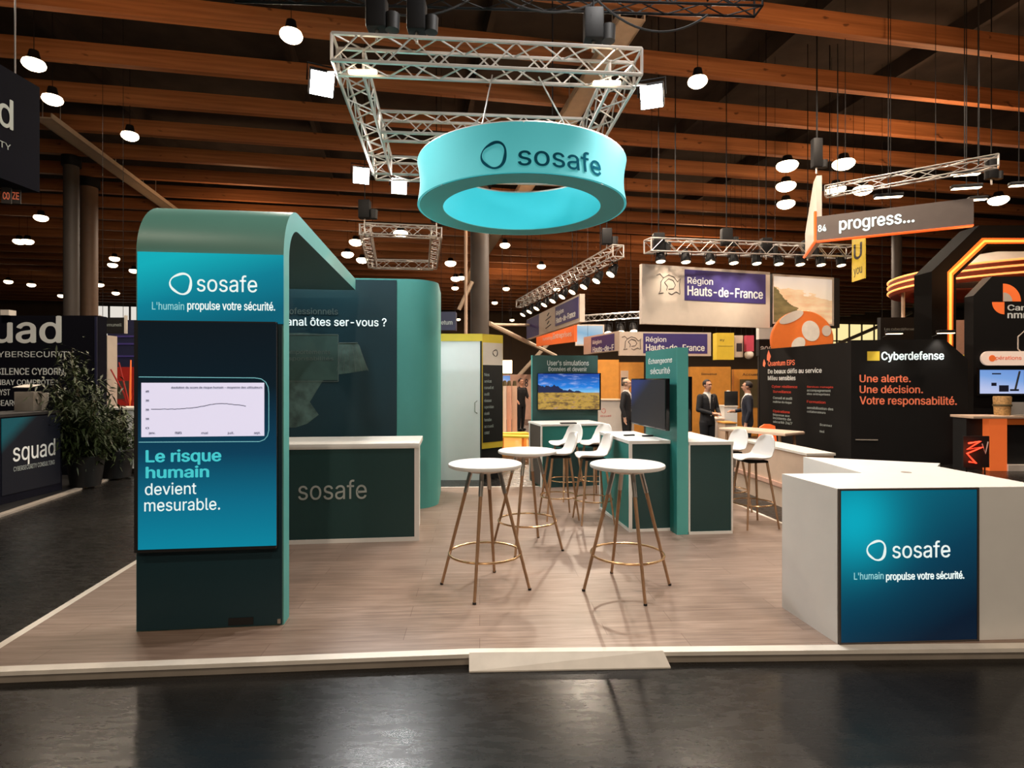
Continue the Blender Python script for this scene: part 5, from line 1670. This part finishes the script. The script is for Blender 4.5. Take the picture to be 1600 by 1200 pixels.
t, w, h = wall(1437, 19.8, 1464, 19.8, 452, 0.2, 'red', 'red_wall', 'tall red wall panel just left of the neon arch', 'stand wall')
t, w, h = wall(1494, 15.6, 1520, 15.6, 500, 0.1, 'pinkwall', 'pale_screen_wall', 'pale lilac wall panel seen low through the neon arch', 'stand wall')
t, w, h = sign(1376, 16.2, 1438, 16.2, 496, 532, 0.15, 'black', 'dark_banner', 'black hanging banner behind the slogan wall', 'hanging sign')
tpx('Les cyberdéfenseurs', t, 1382, 1436, 516, 512, 'textgrey', -0.001)

# long grey sign
a, b2 = at(1276, 376, 12.0), at(1521.5, 350, 10.75)
a.z = b2.z = ZC + 2.905
w_, rz_ = between(a, b2)
pg = thing('hanging_sign', 'long grey hanging sign with one white word and an orange lit lower edge', 'hanging sign', a, rz_)
MB().box(0, w_, 0, 0.12, 0, 0.50).build('board', mat('warm_grey_fabric', (112, 100, 94), 0.7, var=0.05), pg)
MB().box(0, w_, -0.01, 0.13, -0.02, 0.0).build('lit_edge', 'neon', pg)
x0, _ = pix(pg, 1311, 360); x1, _ = pix(pg, 1429, 350)
text('progress...', pg, x0, 0.17, x1 - x0, 0.19, 'textlit', -0.001, 0.02)
x0, _ = pix(pg, 1278, 360); x1, _ = pix(pg, 1291, 360)
text('84', pg, x0, 0.18, x1 - x0, 0.14, 'textlit', -0.001, 0.02)
for q in (0.2, 0.5, 0.78):
    MB().tube([(w_ * q, 0.06, 0.5), (w_ * q, 0.06, 10.69 - a.z)], 0.006, 5).build('suspension_wire', 'metalblack', pg)
# its white side fin
fa, fb = V((a.x, a.y, a.z)), at(1258, 372, 13.6)
d_, fr_ = between(fb, fa)
fn = thing('white_fin_sign', 'tall white fin with orange edges at the left end of the long grey sign', 'hanging sign', (fb.x, fb.y, a.z), fr_)
MB().prism([(0, 0), (d_ - 0.02, 0), (d_ - 0.02, 1.36), (d_ * 0.75, 1.36), (0, 0.55)], 0, 0.1, 'xz').build('fin', 'cream', fn)
MB().tube([(0, -0.02, 0), (d_ - 0.03, -0.02, 0.0), (d_ - 0.03, -0.02, 0.62)], 0.03, 6).build('lit_edge', 'neon', fn)
MB().tube([(d_ - 0.13, -0.02, 0.06), (d_ - 0.13, -0.02, 0.62)], 0.02, 6).build('lit_edge', 'orange', fn)
MB().tube([(d_ * 0.85, 0.05, 1.36), (d_ * 0.85, 0.05, 10.69 - a.z)], 0.008, 5).build('suspension_wire', 'metalblack', fn)
hp = at(1276, 262, 12.0)
hoist((hp.x, hp.y, hp.z), 'black chain hoist hanging above the white fin of the long grey sign', h=0.8, s=0.75)
hp = at(1549, 280, 12.4)
hoist((hp.x, hp.y, hp.z), 'black chain hoist past the far end of the long grey sign', h=0.6, s=0.8)
ta, tb = at(1290, 322, 12.1), at(1560, 268, 10.4)
ta.z = tb.z = a.z + 1.05
tl = thing('light_truss', 'thin lighting truss running just above the long grey sign', 'truss', (0, 0, 0))
truss_beam(MB(), ta, tb, 0.2, 0.4, 0.016, 0.008, 5).build('truss_segment', 'alu', tl)
for q in (0.08, 0.9):
    p = ta.lerp(tb, q)
    MB().tube([p, (p.x, p.y, 8.75)], 0.012, 5).build('suspension_wire', 'metalblack', tl)
for i, (px, py, D, lb) in enumerate(((1388, 308, 11.6, 'long warm floodlight on the truss over the middle of the long grey sign'), (1507, 273, 10.9, 'bright long floodlight over the far end of the long grey sign'),
                                     (1510, 294, 11.2, 'lower long floodlight over the far end of the long grey sign'), (1592, 290, 11.6, 'pale floodlight at the frame edge past the long grey sign'), (1528, 312, 12.2, 'small bright floodlight past the end of the long grey sign'))):
    p = at(px, py, D)
    t = thing('bar_floodlight', lb, 'floodlight', p, R(-12))
    wv = 0.26 if i in (0, 1, 2) else 0.17
    MB().box(-wv, wv, -0.06, 0.06, 0.0, 0.07, 0.01).build('housing', 'metalblack', t)
    MB().box(-wv + 0.02, wv - 0.02, -0.05, 0.05, -0.01, 0.0).build('lens', 'lamp', t)
    MB().tube([(0, 0, 0.07), (0, 0.0, 10.69 - p.z)], 0.009, 5).build('bracket', 'metalblack', t)
# yellow strip banner
t, w, h = sign(1331, 15.2, 1351, 14.6, 374, 441, 0.03, 'yellow', 'yellow_banner', 'narrow yellow hanging banner under the long grey sign', 'hanging sign')
tpx('U', t, 1334, 1347, 404, 380, 'textnight', -0.001, 0.02)
tpx('you', t, 1334, 1347, 428, 418, 'textnight', -0.001)

# ================================================================== PEOPLE
def loft(b, secs, n=16, cap=True):
    rows = []
    for c, rx, ry in secs:
        rows.append([b.bm.verts.new((c[0] + rx * math.cos(2 * PI * j / n), c[1] + ry * math.sin(2 * PI * j / n), c[2])) for j in range(n)])
    for p, q in zip(rows, rows[1:]):
        for j in range(n):
            b._f([p[j], p[(j + 1) % n], q[(j + 1) % n], q[j]])
    b._f(rows[0][::-1]); b._f(rows[-1])
def limb(b, pts, rs, n=12):
    for (p, q), (r0, r1) in zip(zip(pts, pts[1:]), zip(rs, rs[1:])):
        b.tube([p, q], r0, n, r1)
    for p, r in zip(pts, rs):
        b.ball(p, r * 0.995, 12, 8)
def person(loc, rz, label, H, armL, armR, cloth='suit', lower='trouser', hair='hair', skin='skin', shirt=True, tie=False, stance=0.0, head_turn=0.0, bald=False, z0=0.0):
    """armL, armR: (elbow, wrist, finger direction) in the person's own frame, facing -Y, for a 1.75 m body"""
    t = thing('person', label, 'person', (loc[0], loc[1], z0), rz)
    k = H / 1.75
    t.scale = (k, k, k)
    b = MB()
    loft(b, [((0, 0, 0.80), 0.155, 0.11), ((0, 0, 0.90), 0.178, 0.122), ((0, 0, 1.03), 0.165, 0.112), ((0, -0.005, 1.16), 0.172, 0.115), ((0, -0.005, 1.28), 0.192, 0.122),
             ((0, 0.0, 1.38), 0.198, 0.112), ((0, 0.008, 1.435), 0.15, 0.088), ((0, 0.012, 1.47), 0.085, 0.068), ((0, 0.005, 1.50), 0.062, 0.062), ((0, -0.005, 1.56), 0.056, 0.06)], 20)
    for s in (-1, 1):
        st = stance * s
        hip, kn, an = V((s * 0.09, 0, 0.86)), V((s * 0.105, -0.012 + st * 0.5, 0.48)), V((s * 0.115, 0.02 + st, 0.09))
        limb(b, [hip, kn, an], [0.098, 0.068, 0.05])
        b.ball((an.x + s * 0.01, an.y - 0.065, 0.042), (0.047, 0.135, 0.042))
    hands = []
    for s, (el, wr, fd) in ((-1, armL), (1, armR)):
        sh = V((s * 0.185, 0.005, 1.395))
        el, wr, fd = V(el), V(wr), V(fd).normalized()
        limb(b, [sh, el, wr], [0.068, 0.05, 0.036])
        side = fd.cross(V((0, 0, 1)))
        side = V((1, 0, 0)) if side.length < 0.3 else side.normalized()
        pc = wr + fd * 0.055
        b.tube([wr, wr + fd * 0.09], 0.028, 10, 0.036)
        b.ball(wr + fd * 0.09, 0.034)
        nrm = fd.cross(side).normalized()
        for f, (o_, L) in enumerate(((-0.030, 0.062), (-0.010, 0.078), (0.010, 0.074), (0.030, 0.056))):
            p0 = wr + fd * 0.10 + side * o_
            p1 = p0 + (fd + nrm * 0.15).normalized() * L * 0.55
            p2 = p1 + (fd + nrm * 0.7).normalized() * L * 0.5
            b.tube([p0, p1, p2], 0.0105, 6, 0.0085)
        th0 = wr + fd * 0.04 + side * (-0.03 * s)
        b.tube([th0, th0 + (fd - side * s * 0.9).normalized() * 0.045, th0 + (fd * 1.2 - side * s * 0.6).normalized() * 0.08], 0.013, 6, 0.009)
        hands.append(wr + fd * 0.09)
    # head: skull, jaw, nose, ears
    ht = Matrix.Rotation(head_turn, 3, 'Z')
    hc = V((0, -0.012, 1.645))
    m0 = len(b.bm.verts)
    b.ball(hc + V((0, 0.012, 0.018)), (0.077, 0.094, 0.092), 18, 12)
    b.ball(hc + V((0, -0.026, -0.038)), (0.058, 0.062, 0.078), 16, 10)
    b.ball(hc + V((0, -0.098, -0.022)), (0.012, 0.02, 0.024), 8, 6)
    b.ball(hc + V((0, -0.082, 0.03)), (0.045, 0.016, 0.012), 10, 6)
    for s in (-1, 1):
        b.ball(hc + V((s * 0.078, 0.005, -0.012)), (0.011, 0.02, 0.032), 8, 6)
    b.bm.verts.ensure_lookup_table()
    for v in b.bm.verts[m0:]:
        v.co = hc + ht @ (v.co - hc)
    me = bpy.data.meshes.new('body')
    bmesh.ops.recalc_face_normals(b.bm, faces=b.bm.faces)
    b.bm.to_mesh(me)
    b.bm.free()
    tmp = bpy.data.objects.new('body', me)
    COL.objects.link(tmp)
    rm = tmp.modifiers.new('r', 'REMESH')
    rm.mode = 'VOXEL'
    rm.voxel_size = 0.0085
    sm = tmp.modifiers.new('s', 'SMOOTH')
    sm.factor = 0.5
    sm.iterations = 3
    body = bpy.data.meshes.new_from_object(tmp.evaluated_get(bpy.context.evaluated_depsgraph_get()))
    bpy.data.objects.remove(tmp)
    body.name = 'body'
    for m in (cloth, skin, 'shirt', lower, 'shoe'):
        body.materials.append(M[m])
    for p in body.polygons:
        c = p.center
        i = 0
        if c.z > 1.488 or (c.z > 1.46 and abs(c.x) < 0.06 and not shirt):
            i = 1
        elif min((c - h).length for h in hands) < 0.098:
            i = 1
        elif c.z < 0.075:
            i = 4
        elif c.z < 0.80:
            i = 3
        if shirt and i in (0, 1) and 1.0 < c.z < 1.50 and ((c.y < -0.035 and abs(c.x) < 0.014 + 0.16 * max(0, c.z - 1.08)) or c.z > 1.458) and abs(c.x) < 0.085:
            i = 2
        p.material_index = i
        p.use_smooth = True
    link('body', body, t)
    # hair, eyes, mouth
    def hd(q):
        return hc + ht @ V(q)
    hb = MB()
    rows = 8
    m0 = len(hb.bm.verts)
    hb.ball((0, 0.02, 0.030), (0.086, 0.098, 0.092), 24, 14)
    hb.bm.verts.ensure_lookup_table()
    kill = [v for v in hb.bm.verts if (v.co.y < -0.035 and v.co.z < 0.075) or (v.co.z < -0.03) or (v.co.y < 0.03 and v.co.z < 0.0) or (bald and v.co.z > 0.055 and v.co.y < 0.07)]
    bmesh.ops.delete(hb.bm, geom=kill, context='VERTS')
    for v in hb.bm.verts:
        v.co = hd(v.co)
    ho = hb.build('hair', hair, t)
    so = ho.modifiers.new('s', 'SOLIDIFY')
    so.thickness = 0.012
    for f in ho.data.polygons:
        f.use_smooth = True
    for s in (-1, 1):
        MB().ball(hd((s * 0.031, -0.083, 0.008)), 0.009, 8, 6).build('eye', 'eye', t)
    MB().ball(hd((0, -0.086, -0.066)), (0.022, 0.008, 0.006), 8, 6).build('mouth', 'lip', t)
    if tie:
        MB().prism([(-0.018, 1.45), (0.018, 1.45), (0.034, 1.12), (0, 1.06), (-0.034, 1.12)], -0.142, -0.128, 'xz').build('tie', 'trouser', t)
    return t
DOWN = ((-0.27, 0.03, 1.12), (-0.28, -0.04, 0.88), (0, -0.15, -1)), ((0.27, 0.03, 1.12), (0.28, -0.04, 0.88), (0, -0.15, -1))
FRONT = ((-0.26, -0.02, 1.13), (-0.09, -0.24, 1.06), (0.7, -0.5, -0.1)), ((0.26, -0.02, 1.13), (0.10, -0.24, 1.04), (-0.7, -0.5, -0.15))
p = at(1105, 600, 12.3)
person((p.x, p.y), R(24), 'person in an open dark suit with tie, hands together, facing another in navy', 1.77, *FRONT, tie=True)
p = at(1168, 600, 12.3)
person((p.x, p.y), R(-110), 'person in a navy suit seen from behind the shoulder, beside the charcoal wall', 1.74, ((-0.25, -0.06, 1.14), (-0.14, -0.26, 1.1), (0.4, -0.7, 0)), DOWN[1], cloth='suitb', lower='suitb')
p = at(979, 600, 13.6)
person((p.x, p.y), R(62), 'grey-haired person in a long black coat beside the dark island television', 1.80, DOWN[0], ((0.26, -0.02, 1.13), (0.12, -0.24, 1.1), (-0.5, -0.7, 0)), hair='hairgrey', bald=True, skin='skinlt', lower='suit')
p = at(814, 600, 20.2)
person((p.x, p.y), R(38), 'person in black standing far back between the white booth and the far partition', 1.82, ((-0.25, 0.04, 1.14), (-0.30, -0.16, 1.02), (0, -0.6, -0.5)), ((0.24, -0.06, 1.13), (0.13, -0.27, 1.1), (-0.5, -0.7, 0)), shirt=False, stance=0.05)
